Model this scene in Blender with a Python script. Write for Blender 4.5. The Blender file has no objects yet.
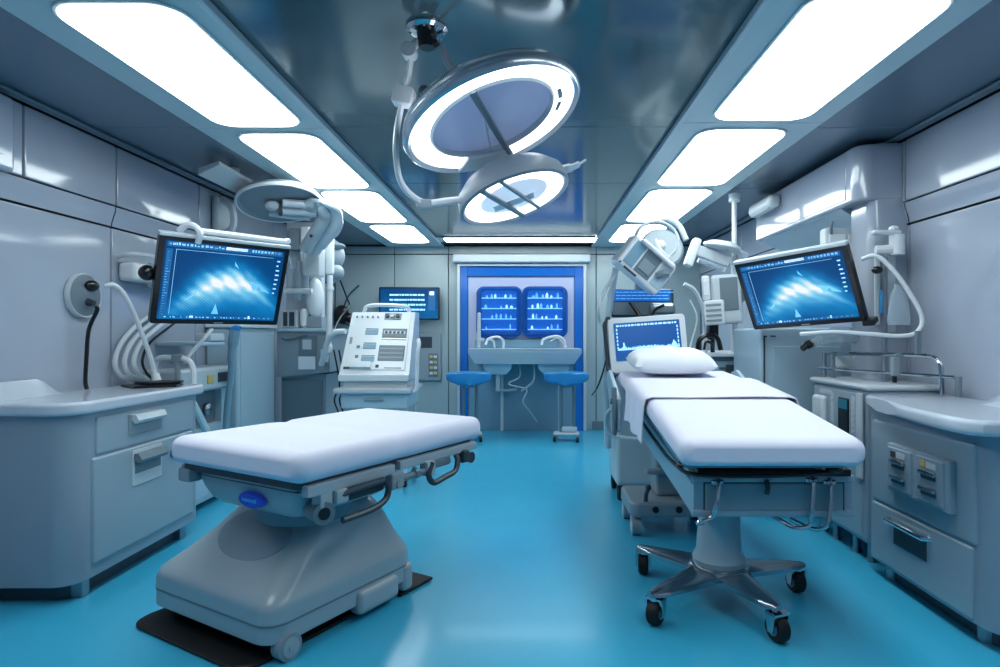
import bpy, bmesh, math, random
from mathutils import Vector, Matrix
random.seed(7)
SC = bpy.context.scene
COL = SC.collection
V = Vector
EYE = 1.386; F = 600.0; VX, VY = 530.0, 335.0
def P(px, py, Y):
    """world point at depth Y along the line of sight of a photo pixel (used as a ruler)"""
    return V(((px-VX)*Y/F, Y, EYE-(py-VY)*Y/F))

# ------------------------------------------------------------------ materials
def lin(c): return c/12.92 if c <= .04045 else ((c+.055)/1.055)**2.4
def hx(s):
    s = s.lstrip('#'); return tuple(lin(int(s[i:i+2],16)/255) for i in (0,2,4))+(1,)
def mat(name, col, rough=.4, metal=0, coat=0, emis=0, ecol=None, noise=.06, nscale=6, bump=0, bscale=40, alpha=None, spec=.5):
    m = bpy.data.materials.new(name); m.use_nodes = True
    nt = m.node_tree; b = nt.nodes['Principled BSDF']; L = nt.links
    c = hx(col)
    tc = nt.nodes.new('ShaderNodeTexCoord')
    nz = nt.nodes.new('ShaderNodeTexNoise'); nz.inputs['Scale'].default_value = nscale; nz.inputs['Detail'].default_value = 4
    L.new(tc.outputs['Object'], nz.inputs['Vector'])
    mx = nt.nodes.new('ShaderNodeMix'); mx.data_type = 'RGBA'
    mx.inputs[6].default_value = tuple(v*(1-noise) for v in c[:3])+(1,)
    mx.inputs[7].default_value = tuple(min(1,v*(1+noise)) for v in c[:3])+(1,)
    L.new(nz.outputs['Fac'], mx.inputs[0]); L.new(mx.outputs[2], b.inputs['Base Color'])
    b.inputs['Roughness'].default_value = rough; b.inputs['Metallic'].default_value = metal
    b.inputs['Coat Weight'].default_value = coat; b.inputs['Coat Roughness'].default_value = .08
    b.inputs['Specular IOR Level'].default_value = spec
    if emis:
        b.inputs['Emission Color'].default_value = hx(ecol or col); b.inputs['Emission Strength'].default_value = emis
    if alpha is not None: b.inputs['Alpha'].default_value = alpha
    if bump:
        n2 = nt.nodes.new('ShaderNodeTexNoise'); n2.inputs['Scale'].default_value = bscale; n2.inputs['Detail'].default_value = 5
        L.new(tc.outputs['Object'], n2.inputs['Vector'])
        bp = nt.nodes.new('ShaderNodeBump'); bp.inputs['Strength'].default_value = bump; bp.inputs['Distance'].default_value = .02
        L.new(n2.outputs['Fac'], bp.inputs['Height']); L.new(bp.outputs['Normal'], b.inputs['Normal'])
    return m
def glass(name, col, a=.35, rough=.03):
    m = bpy.data.materials.new(name); m.use_nodes = True
    nt = m.node_tree; b = nt.nodes['Principled BSDF']
    b.inputs['Base Color'].default_value = hx(col); b.inputs['Roughness'].default_value = rough
    b.inputs['Alpha'].default_value = a; b.inputs['Coat Weight'].default_value = .5
    return m
M = {}
M['wall'] = mat('wall_panel_enamel', '#a7b0bf', .1, coat=.4, noise=.03, nscale=1.5)
M['wallback'] = mat('back_wall_enamel', '#a5b6bc', .3, coat=.2, noise=.05, nscale=1.5)
M['gap'] = mat('seam_shadow', '#10161d', .6)
M['ceil'] = mat('ceiling_steel', '#5c767f', .16, metal=.35, coat=.3, noise=.1, nscale=.8)
M['ceilside'] = mat('ceiling_side_panel', '#62798a', .25, metal=.2, coat=.2, noise=.05, nscale=.8)
M['strip'] = mat('light_strip_housing', '#bfd3d8', .35, noise=.03)
M['frame'] = mat('light_frame', '#c9d6dc', .35)
M['panel'] = mat('light_panel', '#ffffff', .5, emis=8.0, ecol='#f0fbfb', noise=0)
M['floor'] = mat('floor_vinyl', '#40b3d8', .24, coat=.1, noise=.07, nscale=2.2)
M['cab'] = mat('cabinet_enamel', '#94a4b2', .3, coat=.2, noise=.03)
M['cabdoor'] = mat('cabinet_door_enamel', '#9cadb9', .3, coat=.2, noise=.03)
M['top'] = mat('worktop', '#c3ccd8', .2, coat=.3, noise=.03)
M['white'] = mat('white_plastic', '#dfe5ea', .28, coat=.2, noise=.03)
M['offwhite'] = mat('offwhite_plastic', '#c3ccd2', .35, coat=.1, noise=.04)
M['pale'] = mat('pale_blue_enamel', '#b4cbd8', .3, coat=.2, noise=.03)
M['grey'] = mat('grey_plastic', '#8d9ba5', .4, noise=.04)
M['mid'] = mat('mid_grey_plastic', '#6f7f8a', .4, noise=.05)
M['dark'] = mat('dark_grey', '#38434d', .4, noise=.08)
M['black'] = mat('black_plastic', '#0c0f13', .3, coat=.2, noise=.1)
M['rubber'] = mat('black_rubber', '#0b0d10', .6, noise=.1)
M['chrome'] = mat('chrome', '#c6ced4', .12, metal=1, noise=.05)
M['steel'] = mat('brushed_steel', '#99a5ad', .3, metal=.9, noise=.08)
M['darksteel'] = mat('dark_polished_steel', '#a9b1b8', .2, metal=.95, noise=.08)
M['sheet'] = mat('white_sheet', '#e2e2f2', .75, noise=.02, bump=.12, bscale=9)
M['pillow'] = mat('pillow_cotton', '#e9ecf3', .8, noise=.02, bump=.18, bscale=12)
M['base'] = mat('table_base_shell', '#a3b0b8', .32, coat=.25, noise=.03)
M['base2'] = mat('table_base_skirt', '#a6b2ba', .35, coat=.1, noise=.03)
M['badge'] = mat('blue_badge', '#1c3fb4', .2, coat=.5, emis=.15, ecol='#1c3fb4')
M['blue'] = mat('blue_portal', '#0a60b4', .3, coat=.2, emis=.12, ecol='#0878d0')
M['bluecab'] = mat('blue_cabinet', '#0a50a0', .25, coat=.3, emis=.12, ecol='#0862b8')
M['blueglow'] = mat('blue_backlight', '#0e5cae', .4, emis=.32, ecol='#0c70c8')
M['shelfglow'] = mat('lit_shelf', '#9fd8ff', .4, emis=.9, ecol='#7cc8ff')
M['supply'] = mat('lit_supply', '#d8f0ff', .3, emis=.85, ecol='#bfe6ff')
M['supply2'] = mat('lit_supply_blue', '#7ec6f5', .3, emis=.5, ecol='#6fc0f5')
M['seat'] = mat('blue_vinyl', '#2f90d0', .35, coat=.3, noise=.1, bump=.1, bscale=30)
M['lavender'] = mat('niche_panel', '#b9c0da', .35, noise=.03)
M['niche'] = mat('niche_lower', '#7fa3b8', .4, noise=.05)
M['tubing'] = mat('white_tubing', '#d8dfe4', .35, noise=.02)
M['bluetip'] = mat('blue_tip', '#2b8fd6', .4)
M['lamp'] = mat('lamp_light', '#ffffff', .4, emis=4.0, ecol='#f4f9ff', noise=0)
M['lampglass'] = glass('lamp_glass', '#b4bfe0', .78, .12)
_b = M['lampglass'].node_tree.nodes['Principled BSDF']; _b.inputs['Emission Color'].default_value = hx('#9aa8d4'); _b.inputs['Emission Strength'].default_value = .28
M['lamprim'] = mat('lamp_rim_metal', '#d5dee6', .24, metal=.75, coat=.3)
M['echo'] = mat('screen_echo', '#6fc0f0', .4, emis=.6, ecol='#7ccaf5')
M['clear'] = glass('clear_plastic', '#c3d2de', .45, .15)
M['teal'] = mat('teal_knob', '#2f7f92', .3, coat=.3)
M['yellow'] = mat('yellow_label', '#c9b26a', .5)
M['text'] = mat('dark_print', '#2a333b', .5)
M['ui'] = mat('screen_ui', '#a9dcff', .4, emis=.75, ecol='#9fd6ff')
M['ui2'] = mat('screen_ui_blue', '#123a60', .4, emis=.5, ecol='#1f86d0')
M['uiw'] = mat('screen_ui_white', '#ffffff', .4, emis=.95, ecol='#e6f5ff')

def screen_mat(name, w, h, kind='scan', strength=1.0):
    m = bpy.data.materials.new(name); m.use_nodes = True
    nt = m.node_tree; b = nt.nodes['Principled BSDF']; L = nt.links; N = nt.nodes
    tc = N.new('ShaderNodeTexCoord'); mp = N.new('ShaderNodeMapping')
    mp.inputs['Scale'].default_value = (1/w, 1/h, 0)
    L.new(tc.outputs['Object'], mp.inputs['Vector'])
    sx = N.new('ShaderNodeSeparateXYZ'); L.new(mp.outputs[0], sx.inputs[0])
    def mt(op, a, c=None, d=None):
        n = N.new('ShaderNodeMath'); n.operation = op
        for i, v in enumerate((a, c, d)):
            if v is None: continue
            if isinstance(v, (int, float)): n.inputs[i].default_value = v
            else: L.new(v, n.inputs[i])
        return n.outputs[0]
    x, y = sx.outputs[0], sx.outputs[1]
    nz = N.new('ShaderNodeTexNoise'); nz.inputs['Scale'].default_value = 4; nz.inputs['Detail'].default_value = 3
    L.new(mp.outputs[0], nz.inputs['Vector'])
    nd = mt('SUBTRACT', nz.outputs['Fac'], .5)
    def gauss(v, s):
        q = mt('DIVIDE', v, s); return mt('EXPONENT', mt('MULTIPLY', mt('MULTIPLY', q, q), -1))
    if kind == 'scan':
        xx = mt('SUBTRACT', x, .06)
        arch = mt('SUBTRACT', mt('ADD', .04, mt('MULTIPLY', nd, .22)), mt('MULTIPLY', mt('MULTIPLY', xx, xx), 1.9))
        band = mt('MULTIPLY', gauss(mt('SUBTRACT', y, arch), .15), gauss(xx, .34))
        core = mt('MULTIPLY', gauss(mt('SUBTRACT', y, mt('ADD', arch, -.02)), .055), gauss(mt('SUBTRACT', x, -.0), .2))
        wv = N.new('ShaderNodeTexWave'); wv.inputs['Scale'].default_value = 3.0; wv.inputs['Distortion'].default_value = 3.5
        wv.inputs['Detail'].default_value = 2
        mp2 = N.new('ShaderNodeMapping'); mp2.inputs['Rotation'].default_value = (0,0,-.7); L.new(mp.outputs[0], mp2.inputs['Vector'])
        L.new(mp2.outputs[0], wv.inputs['Vector'])
        fine = N.new('ShaderNodeTexWave'); fine.inputs['Scale'].default_value = 14; fine.inputs['Distortion'].default_value = 2
        L.new(mp2.outputs[0], fine.inputs['Vector'])
        st = mt('ADD', .55, mt('MULTIPLY', wv.outputs['Fac'], .55))
        t = mt('MULTIPLY', mt('ADD', mt('MULTIPLY', band, .62), mt('MULTIPLY', core, .22)), st)
        halo = mt('MULTIPLY', gauss(mt('SUBTRACT', y, mt('ADD', arch, -.1)), .3), gauss(x, .45))
        t = mt('ADD', t, mt('MULTIPLY', halo, .42))
        t = mt('ADD', t, mt('MULTIPLY', fine.outputs['Fac'], .09))
        t = mt('ADD', t, .06)
    else:
        t = mt('ADD', mt('MULTIPLY', nd, .25), mt('ADD', .2, mt('MULTIPLY', y, -.12)))
    cr = N.new('ShaderNodeValToRGB'); L.new(t, cr.inputs[0])
    e = cr.color_ramp.elements
    e[0].position = 0; e[0].color = hx('#032c58'); e[1].position = 1; e[1].color = hx('#f4fbff')
    for p, c in ((.15,'#07508e'), (.38,'#1488c8'), (.65,'#78cff2')):
        k = e.new(p); k.color = hx(c)
    if kind != 'scan':
        e[0].color = hx('#0a3f9c')
    L.new(cr.outputs[0], b.inputs['Emission Color']); b.inputs['Emission Strength'].default_value = strength
    b.inputs['Base Color'].default_value = (.002,.004,.008,1); b.inputs['Roughness'].default_value = .3; b.inputs['Specular IOR Level'].default_value = .15
    return m

# ------------------------------------------------------------------ mesh builder
def rrect(w, h, r, n=5, cx=0, cy=0):
    o = []
    for (sx, sy, a0) in ((1,1,0),(-1,1,90),(-1,-1,180),(1,-1,270)):
        for i in range(n+1):
            a = math.radians(a0+90*i/n)
            o.append((cx+sx*(w/2-r)+r*math.cos(a), cy+sy*(h/2-r)+r*math.sin(a)))
    return o
def catmull(pts, res=6):
    pts = [V(p) for p in pts]
    if len(pts) < 3: return pts
    q = [pts[0]*2-pts[1]]+pts+[pts[-1]*2-pts[-2]]
    out = []
    for i in range(1, len(q)-2):
        a,b,c,d = q[i-1:i+3]
        for k in range(res):
            t = k/res
            out.append(.5*((2*b)+(c-a)*t+(2*a-5*b+4*c-d)*t*t+(3*b-a-3*c+d)*t**3))
    out.append(pts[-1]); return out
class MB:
    def __init__(s): s.bm = bmesh.new(); s.mi = 0; s.M = None; s.dn = s.bm.faces.layers.int.new('done')
    def _end(s, verts=None, M=None):
        for X in (M, s.M):
            if X is not None and verts is not None:
                bmesh.ops.transform(s.bm, matrix=X, verts=verts)
        for f in s.bm.faces:
            if not f[s.dn]: f.material_index = s.mi; f[s.dn] = 1
        return s
    def box(s, x0,x1,y0,y1,z0,z1, bev=0, seg=2, M=None, vert_only=False):
        r = bmesh.ops.create_cube(s.bm, size=1)['verts']
        for v in r:
            v.co = V(((x0+x1)/2+v.co.x*(x1-x0), (y0+y1)/2+v.co.y*(y1-y0), (z0+z1)/2+v.co.z*(z1-z0)))
        for X in (M, s.M):
            if X is not None: bmesh.ops.transform(s.bm, matrix=X, verts=r)
        if bev:
            es = list({e for v in r for e in v.link_edges})
            if vert_only: es = [e for e in es if abs((e.verts[0].co-e.verts[1].co).normalized().z) > .9]
            bmesh.ops.bevel(s.bm, geom=es, offset=min(bev, .49*min(x1-x0,y1-y0,z1-z0)) if not vert_only else bev, segments=seg, profile=.5, affect='EDGES')
        return s._end()
    def slab(s, outline, z0, z1, bev=0, seg=2, M=None):
        vs = [s.bm.verts.new((x,y,z0)) for x,y in outline]
        f = s.bm.faces.new(vs)
        r = bmesh.ops.extrude_face_region(s.bm, geom=[f])
        nv = [g for g in r['geom'] if isinstance(g, bmesh.types.BMVert)]
        for v in nv: v.co.z = z1
        allv = vs+nv
        for X in (M, s.M):
            if X is not None: bmesh.ops.transform(s.bm, matrix=X, verts=allv)
        if bev:
            tops = set(nv)
            es = [e for v in nv for e in v.link_edges if e.verts[0] in tops and e.verts[1] in tops]
            es += [e for v in vs for e in v.link_edges if e.verts[0] in set(vs) and e.verts[1] in set(vs)]
            bmesh.ops.bevel(s.bm, geom=list(set(es)), offset=bev, segments=seg, profile=.5, affect='EDGES')
        return s._end()
    def loft(s, rings, cap=True, M=None, closed=True):
        R = [[s.bm.verts.new(p) for p in r] for r in rings]
        n = len(R[0])
        for a, b in zip(R, R[1:]):
            for i in range(n if closed else n-1):
                s.bm.faces.new((a[i], a[(i+1)%n], b[(i+1)%n], b[i]))
        if cap:
            s.bm.faces.new(R[0][::-1]); s.bm.faces.new(R[-1])
        return s._end([v for r in R for v in r], M)
    def tube(s, pts, r, seg=8, smooth=True, res=6, flat=1.0, M=None, up=None):
        pts = catmull(pts, res) if smooth else [V(p) for p in pts]
        n = len(pts); rings = []
        t0 = (pts[1]-pts[0]).normalized()
        u = V(up) if up else (V((0,0,1)) if abs(t0.z) < .9 else V((1,0,0)))
        for i, p in enumerate(pts):
            t = (pts[min(i+1,n-1)]-pts[max(i-1,0)]).normalized()
            u = (u-t*u.dot(t)).normalized(); w = t.cross(u)
            rr = r[min(int(i*len(r)/n), len(r)-1)] if isinstance(r, (list,tuple)) else r
            rings.append([p+u*rr*flat*math.cos(2*math.pi*k/seg)+w*rr*math.sin(2*math.pi*k/seg) for k in range(seg)])
        return s.loft(rings, M=M)
    def cyl(s, p0, p1, r0, r1=None, seg=20, M=None):
        p0, p1 = V(p0), V(p1); r1 = r0 if r1 is None else r1
        t = (p1-p0).normalized(); u = V((0,0,1)) if abs(t.z) < .9 else V((1,0,0))
        u = (u-t*u.dot(t)).normalized(); w = t.cross(u)
        ring = lambda p, r: [p+u*r*math.cos(2*math.pi*k/seg)+w*r*math.sin(2*math.pi*k/seg) for k in range(seg)]
        return s.loft([ring(p0,r0), ring(p1,r1)], M=M)
    def lathe(s, prof, seg=40, M=None, cap=False, closed=False, sy=1.0):
        rings = [[V((r*math.cos(2*math.pi*k/seg), sy*r*math.sin(2*math.pi*k/seg), z)) for k in range(seg)] for r, z in prof]
        if closed: rings.append(rings[0]); 
        return s.loft(rings, cap=cap, M=M)
    def ball(s, c, r, M=None, seg=20, ring=12):
        if not isinstance(r, (tuple,list)): r = (r,r,r)
        vs = bmesh.ops.create_uvsphere(s.bm, u_segments=seg, v_segments=ring, radius=1)['verts']
        for v in vs: v.co = V((c[0]+v.co.x*r[0], c[1]+v.co.y*r[1], c[2]+v.co.z*r[2]))
        return s._end(vs, M)
    def soft(s, stations, w, h, r, M=None, n=6, wf=None):
        """rounded mattress along y; stations: (y, z of the underside); ends rounded by r"""
        st = []
        y0, y1 = stations[0][0], stations[-1][0]
        def zat(y):
            for (a,za),(b,zb) in zip(stations, stations[1:]):
                if y <= b: return za+(zb-za)*(y-a)/(b-a)
            return stations[-1][1]
        ys = []
        for i in range(n+1): ys.append((y0+r*(1-math.cos(math.pi/2*i/n)), r*(1-math.sin(math.pi/2*i/n))))
        k = max(6, int((y1-y0-2*r)/.05))
        for i in range(1, k): ys.append((y0+r+(y1-y0-2*r)*i/k, 0))
        for i in range(n, -1, -1): ys.append((y1-r*(1-math.cos(math.pi/2*i/n)), r*(1-math.sin(math.pi/2*i/n))))
        rings = []
        for y, ins in ys:
            iw = w-2*ins*1.0; ih = h-1.2*ins
            dw, dz = wf(y) if wf else (0,0)
            o = rrect(iw-2*dw, max(ih,.01), min(r, ih*.45, iw*.45)*.98, 6)
            rings.append([V((x, y, zat(y)+h/2+z+(dz if z > 0 else 0))) for x, z in o])
        return s.loft(rings, M=M)
    def surf(s, pts, M=None, thick=0):
        """grid surface pts[i][j]"""
        R = [[s.bm.verts.new(p) for p in row] for row in pts]
        fs = []
        for a, b in zip(R, R[1:]):
            for i in range(len(a)-1): fs.append(s.bm.faces.new((a[i], a[i+1], b[i+1], b[i])))
        vs = [v for r in R for v in r]
        if thick:
            s.bm.normal_update()
            r = bmesh.ops.solidify(s.bm, geom=fs, thickness=thick)
            vs += [g for g in r['geom'] if isinstance(g, bmesh.types.BMVert)]
        return s._end(list(set(vs)), M)
ROOT = {}
def setp(o, label=None, cat=None, group=None, kind=None):
    for k, v in (('label',label),('category',cat),('group',group),('kind',kind)):
        if v: o[k] = v
def thing(name, label, cat, loc=(0,0,0), rz=0, group=None, mtx=None):
    o = bpy.data.objects.new(name, None); COL.objects.link(o)
    X = mtx if mtx is not None else Matrix.Translation(V(loc)) @ Matrix.Rotation(rz, 4, 'Z')
    o.matrix_world = X; o.empty_display_size = .1
    ROOT[o.name] = X; setp(o, label, cat, group, 'thing'); return o
def mk(mb, name, mats, ang=35):
    if not isinstance(mats, (list,tuple)): mats = [mats]
    bmesh.ops.recalc_face_normals(mb.bm, faces=mb.bm.faces)
    me = bpy.data.meshes.new(name); mb.bm.to_mesh(me); mb.bm.free()
    for m in mats: me.materials.append(M[m] if isinstance(m, str) else m)
    me.shade_smooth(); me.set_sharp_from_angle(angle=math.radians(ang))
    o = bpy.data.objects.new(name, me); COL.objects.link(o)
    wn = o.modifiers.new('weighted_normal', 'WEIGHTED_NORMAL'); wn.keep_sharp = True; wn.weight = 80
    return o
def part(mb, name, mats, parent, world=True, label=None, ang=35, kind=None):
    o = mk(mb, name, mats, ang)
    if world: o.data.transform(ROOT[parent.name].inverted())
    o.parent = parent; ROOT[o.name] = ROOT[parent.name]
    setp(o, label, kind=kind); return o
def solo(mb, name, mats, label, cat, group=None, kind=None, ang=35):
    o = mk(mb, name, mats, ang)
    xs = [v.co for v in o.data.vertices]
    c = V(((min(v.x for v in xs)+max(v.x for v in xs))/2, (min(v.y for v in xs)+max(v.y for v in xs))/2, min(v.z for v in xs)))
    o.data.transform(Matrix.Translation(-c)); o.location = c
    ROOT[o.name] = Matrix.Translation(c)
    setp(o, label, cat, group, kind or 'thing'); return o
def struct(mb, name, mats, ang=35):
    o = mk(mb, name, mats, ang); o['kind'] = 'structure'; ROOT[o.name] = Matrix.Identity(4); return o
def dup(root, mtx, label=None, group=None):
    r = root.copy(); COL.objects.link(r); r.matrix_world = mtx; ROOT[r.name] = mtx
    if label: r['label'] = label
    if group: r['group'] = group
    for ch in list(root.children):
        c = ch.copy(); COL.objects.link(c); c.parent = r
        for g in list(ch.children):
            d = g.copy(); COL.objects.link(d); d.parent = c
    return r
def T(x,y,z): return Matrix.Translation(V((x,y,z)))
def basis(r, u, n, c):
    m = Matrix((r, u, n)).transposed().to_4x4(); m.translation = c; return m
XL, XR, YB, YF, H = -2.846, 2.496, 8.757, -1.2, 2.7
# ------------------------------------------------------------------ room shell
b = MB(); b.box(XL-.1, XR+.1, YF-.1, YB+.1, -.08, 0); struct(b, 'floor', 'floor')
def side_wall(name, X, sgn, lows, ups):
    b = MB(); b.mi = 1
    b.box(min(X-sgn*.02, X-sgn*.12), max(X-sgn*.02, X-sgn*.12), YF-.1, YB+.1, 0, H+.05); b.mi = 0
    g = .005
    for y0, y1 in zip(lows, lows[1:]):
        a, c = sorted((X, X-sgn*.03)); b.box(a, c, y0+g, y1-g, 0, 2.12-g, .012, 2)
        # curved band between the lower and the upper panels
        rows = []
        for i in range(7):
            t = i/6; z = 2.12+g+(.14-2*g)*t; d = .03*(t*t*(3-2*t))
            rows.append([V((X+sgn*d, y0+g, z)), V((X+sgn*d, y1-g, z))])
        b.surf(rows)
    for y0, y1 in zip(ups, ups[1:]):
        a, c = sorted((X+sgn*.03, X-sgn*.02)); b.box(a, c, y0+g, y1-g, 2.26+g, H-.03, .012, 2)
    return struct(b, name, ['wall', 'gap'])
side_wall('wall_left', XL, 1, [-1.2,1.4,2.75,4.08,5.11,6.6,8.757], [-1.2,1.9,3.34,4.09,5.11,6.6,8.757])
side_wall('wall_right', XR, -1, [-1.2,1.2,2.6,3.95,5.3,7.0,8.757], [-1.2,1.2,2.6,3.95,5.3,7.0,8.757])
b = MB(); b.mi = 1; b.box(XL-.1, XR+.1, YB+.02, YB+.12, 0, H+.05); b.mi = 0
xs = [XL, -1.98, -1.19, .965, 1.62, XR]
for a, c in zip(xs, xs[1:]):
    b.box(a+.004, c-.004, YB, YB+.03, .0, 2.56, .01, 2)
    b.box(a+.004, c-.004, YB, YB+.03, 2.57, H-.02, .008, 2)
struct(b, 'wall_back', ['wallback', 'gap'])
b = MB(); b.box(XL-.1, XR+.1, YF-.12, YF, 0, H+.05); struct(b, 'wall_front', 'wall')
b = MB(); b.box(XL+.01, -1.12, YB-.022, YB-.002, .003, .13, .006); b.box(.905, XR-.01, YB-.022, YB-.002, .003, .13, .006); struct(b, 'baseboard_back', 'mid')
b = MB(); b.box(XL+.002, XL+.02, YF+.01, YB-.03, .003, .11, .005); struct(b, 'baseboard_left', 'mid')
b = MB(); b.box(XR-.02, XR-.002, YF+.01, YB-.03, .003, .11, .005); struct(b, 'baseboard_right', 'mid')
# ceiling: dark polished centre bay and side bays, seams every few metres
b = MB(); b.mi = 1; b.box(XL-.1, XR+.1, YF-.1, YB+.1, H+.03, H+.1)
SL0, SL1, SR0, SR1 = -2.08, -1.28, .92, 1.78
ys = [YF, .4, 2.1, 3.79, 5.36, 6.95, YB]
b.mi = 0
for y0, y1 in zip([YF, 1.0, 3.79, 5.2, YB], [1.0, 3.79, 5.2, YB]):
    b.box(SL1, SR0, y0+.003, y1-.003, H, H+.04, .004, 1)
b.mi = 2
for y0, y1 in zip(ys, ys[1:]):
    b.box(XL+.035, SL0, y0+.003, y1-.003, H-.005, H+.04, .004, 1)
    b.box(SR1, XR-.035, y0+.003, y1-.003, H-.005, H+.04, .004, 1)
struct(b, 'ceiling', ['ceil', 'gap', 'ceilside'])
LYS = {'left': [(-.8,.5), (.75,2.17), (2.31,3.66), (3.81,5.20), (5.33,6.77), (6.97,8.27)],
       'right': [(-.8,.5), (.62,2.04), (2.235,3.55), (3.73,5.10), (5.27,6.73), (6.92,8.2)]}
for n, (a, c) in enumerate(((SL0, SL1), (SR0, SR1))):
    b = MB()
    for y0, y1 in zip(([YF,.635,2.24,3.735,5.265,6.87,YB], [YF,.56,2.11,3.64,5.185,6.825,YB])[n], ([.635,2.24,3.735,5.265,6.87,YB], [.56,2.11,3.64,5.185,6.825,YB])[n]):
        b.box(a, c, y0+.002, y1-.002, H-.028, H+.02, .006, 2)
    struct(b, 'trim_%d' % (n+1), 'strip')
# bevelled inner lips of the two light strips and the dark cove line along the walls
for n, (a, c) in enumerate(((SL1, SL1+.03), (SR0-.03, SR0))):
    b = MB(); b.box(a+.001, c, YF, YB-.01, H-.04, H-.002, .008, 2); struct(b, 'trim_%d' % (n+3), 'frame')
for n, (x, s) in enumerate(((XL+.03, 1), (XR-.03, -1))):
    b = MB(); a, c = sorted((x+s*.012, x+s*.075)); b.box(a, c, YF, YB-.01, H-.03, H-.006, .01, 2); struct(b, 'trim_%d' % (n+5), 'ceilside')

def ceiling_light(xc, y0, y1, w, label, group='ceiling light panels'):
    yc = (y0+y1)/2; L = y1-y0
    t = thing('ceiling_light', label, 'ceiling light', (xc, yc, H-.036), 0, group)
    o = rrect(w+.03, L+.03, .13, 7)
    b = MB(); b.slab(o, -.004, .008, .003, 1); part(b, 'frame', 'frame', t, world=False)
    b = MB(); b.slab(rrect(w, L, .12, 7), -.009, .0, .002, 1); part(b, 'diffuser', 'panel', t, world=False)
    return t
ordl = ['nearest to the camera','second along from the camera','third along from the camera','farthest, by the back wall']
for side, xc, w in (('left', -1.63, .51), ('right', 1.345, .555)):
    for i, (y0, y1) in enumerate(LYS[side]):
        if i < 1: continue
        if i < 2: lab = 'unseen ceiling light panel added to the %s strip above the camera, brightening the foreground' % side  # out-of-view panels put in to brighten the foreground
        else: lab = 'white glowing rounded light panel in the %s ceiling strip, %s' % (side, ordl[i-2])
        ceiling_light(xc, y0, y1, w, lab)
t = thing('ceiling_light', 'long narrow white light bar across the ceiling in front of the back wall', 'ceiling light', (-.12, 8.2, H-.012))
b = MB(); b.box(-1.13, 1.0, -.19, .19, -.004, .01, .004, 1); part(b, 'frame', 'frame', t, world=False)
b = MB(); b.slab(rrect(2.08, .32, .03), -.01, -.003); part(b, 'diffuser', 'panel', t, world=False)

# ------------------------------------------------------------------ back wall portal
b = MB()
x0, x1, zt = -1.055, .815, 2.40
for a, c in ((x0, x0+.045), (x1-.045, x1)): b.box(a, c, YB-.10, YB-.002, 0, zt, .01, 2)
b.box(x0, x1, YB-.10, YB-.002, zt-.02, zt+.02, .01, 2)
b.mi = 1
b.box(x0+.045, x0+.15, YB-.06, YB-.002, 0, zt-.02, .004, 1); b.box(x1-.17, x1-.045, YB-.06, YB-.002, 0, zt-.02, .004, 1)
b.box(x0+.15, x1-.17, YB-.06, YB-.002, zt-.16, zt-.02, .004, 1)
b.mi = 2; b.box(x0+.15, x1-.17, YB-.03, YB-.002, 1.13, zt-.16, .004, 1)
b.mi = 3; b.box(x0+.15, x1-.17, YB-.025, YB-.002, 0, 1.13, .003, 1)
struct(b, 'door_1', ['offwhite', 'blue', 'lavender', 'niche'])
b = MB(); b.box(-1.12, .88, YB-.16, YB-.002, 2.425, 2.55, .03, 3); struct(b, 'trim_7', 'offwhite')

# glowing blue double cabinet in the niche
t = thing('supply_cabinet', 'glowing blue double-door cabinet with lit shelves in the back wall niche', 'cabinet', (-.12, YB-.1, 1.37))
YC = YB-.035
def cab_outline():
    o = []
    for cx in (1, -1):
        pass
    w, h = .335, .735
    return o
zb, ztp = 1.36, 2.08
for cx in (-.445, .215):
    b = MB(); s = Matrix.Translation(V((cx, YC, (zb+ztp)/2))) @ Matrix.Rotation(math.pi/2, 4, 'X')
    b.slab(rrect(.66, .74, .11, 6), .0, .07, .012, 2, M=s); d = part(b, 'door', 'bluecab', t)
    b = MB(); s2 = Matrix.Translation(V((cx, YC-.072, (zb+ztp)/2+.01))) @ Matrix.Rotation(math.pi/2, 4, 'X')
    b.slab(rrect(.50, .60, .05, 5), -.002, .004, 0, M=s2); part(b, 'backlight', 'blueglow', d)
    b = MB(); b.slab(rrect(.53,.63,.06,5), .118, .122, 0, M=Matrix.Translation(V((cx, YC, (zb+ztp)/2+.01))) @ Matrix.Rotation(math.pi/2,4,'X'))
    gp = part(b, 'glass_pane', glass('cabinet_glass_%d' % (cx > 0), '#3a7ff0', .12, .02), d)
    b = MB()
    for sx in (-1,1): b.box(cx+sx*.262-.012, cx+sx*.262+.012, YC-.122, YC-.07, 1.42, 2.05, .004, 1)
    for zz in (1.405, 2.055): b.box(cx-.27, cx+.27, YC-.122, YC-.07, zz-.012, zz+.012, .004, 1)
    part(b, 'door_frame', 'bluecab', d)
    for k in range(4):
        z = 1.46+k*.15
        b = MB(); b.box(cx-.25, cx+.25, YC-.117, YC-.075, z, z+.012, .002, 1); part(b, 'shelf', 'shelfglow', d)
proto = None
for cx in (-.445, .215):
    for k in range(4):
        z = 1.473+k*.15
        for i in range(6):
            x = cx-.18+.07*i+random.uniform(-.015,.015)
            hh = random.choice((.035,.05,.07))
            if random.random() < .18: continue
            b = MB(); r = .012+.008*random.random()
            b.lathe([(.001,0),(r,0),(r,hh*.65),(r*.5,hh*.78),(r*.5,hh),(.001,hh)], seg=10, M=T(x, YC-.097, z))
            solo(b, 'supply_bottle', 'supply' if random.random() < .5 else 'supply2', 'small backlit bottle standing on a shelf of the blue glowing cabinet', 'bottle', 'bottles in the blue glowing cabinet')
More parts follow.
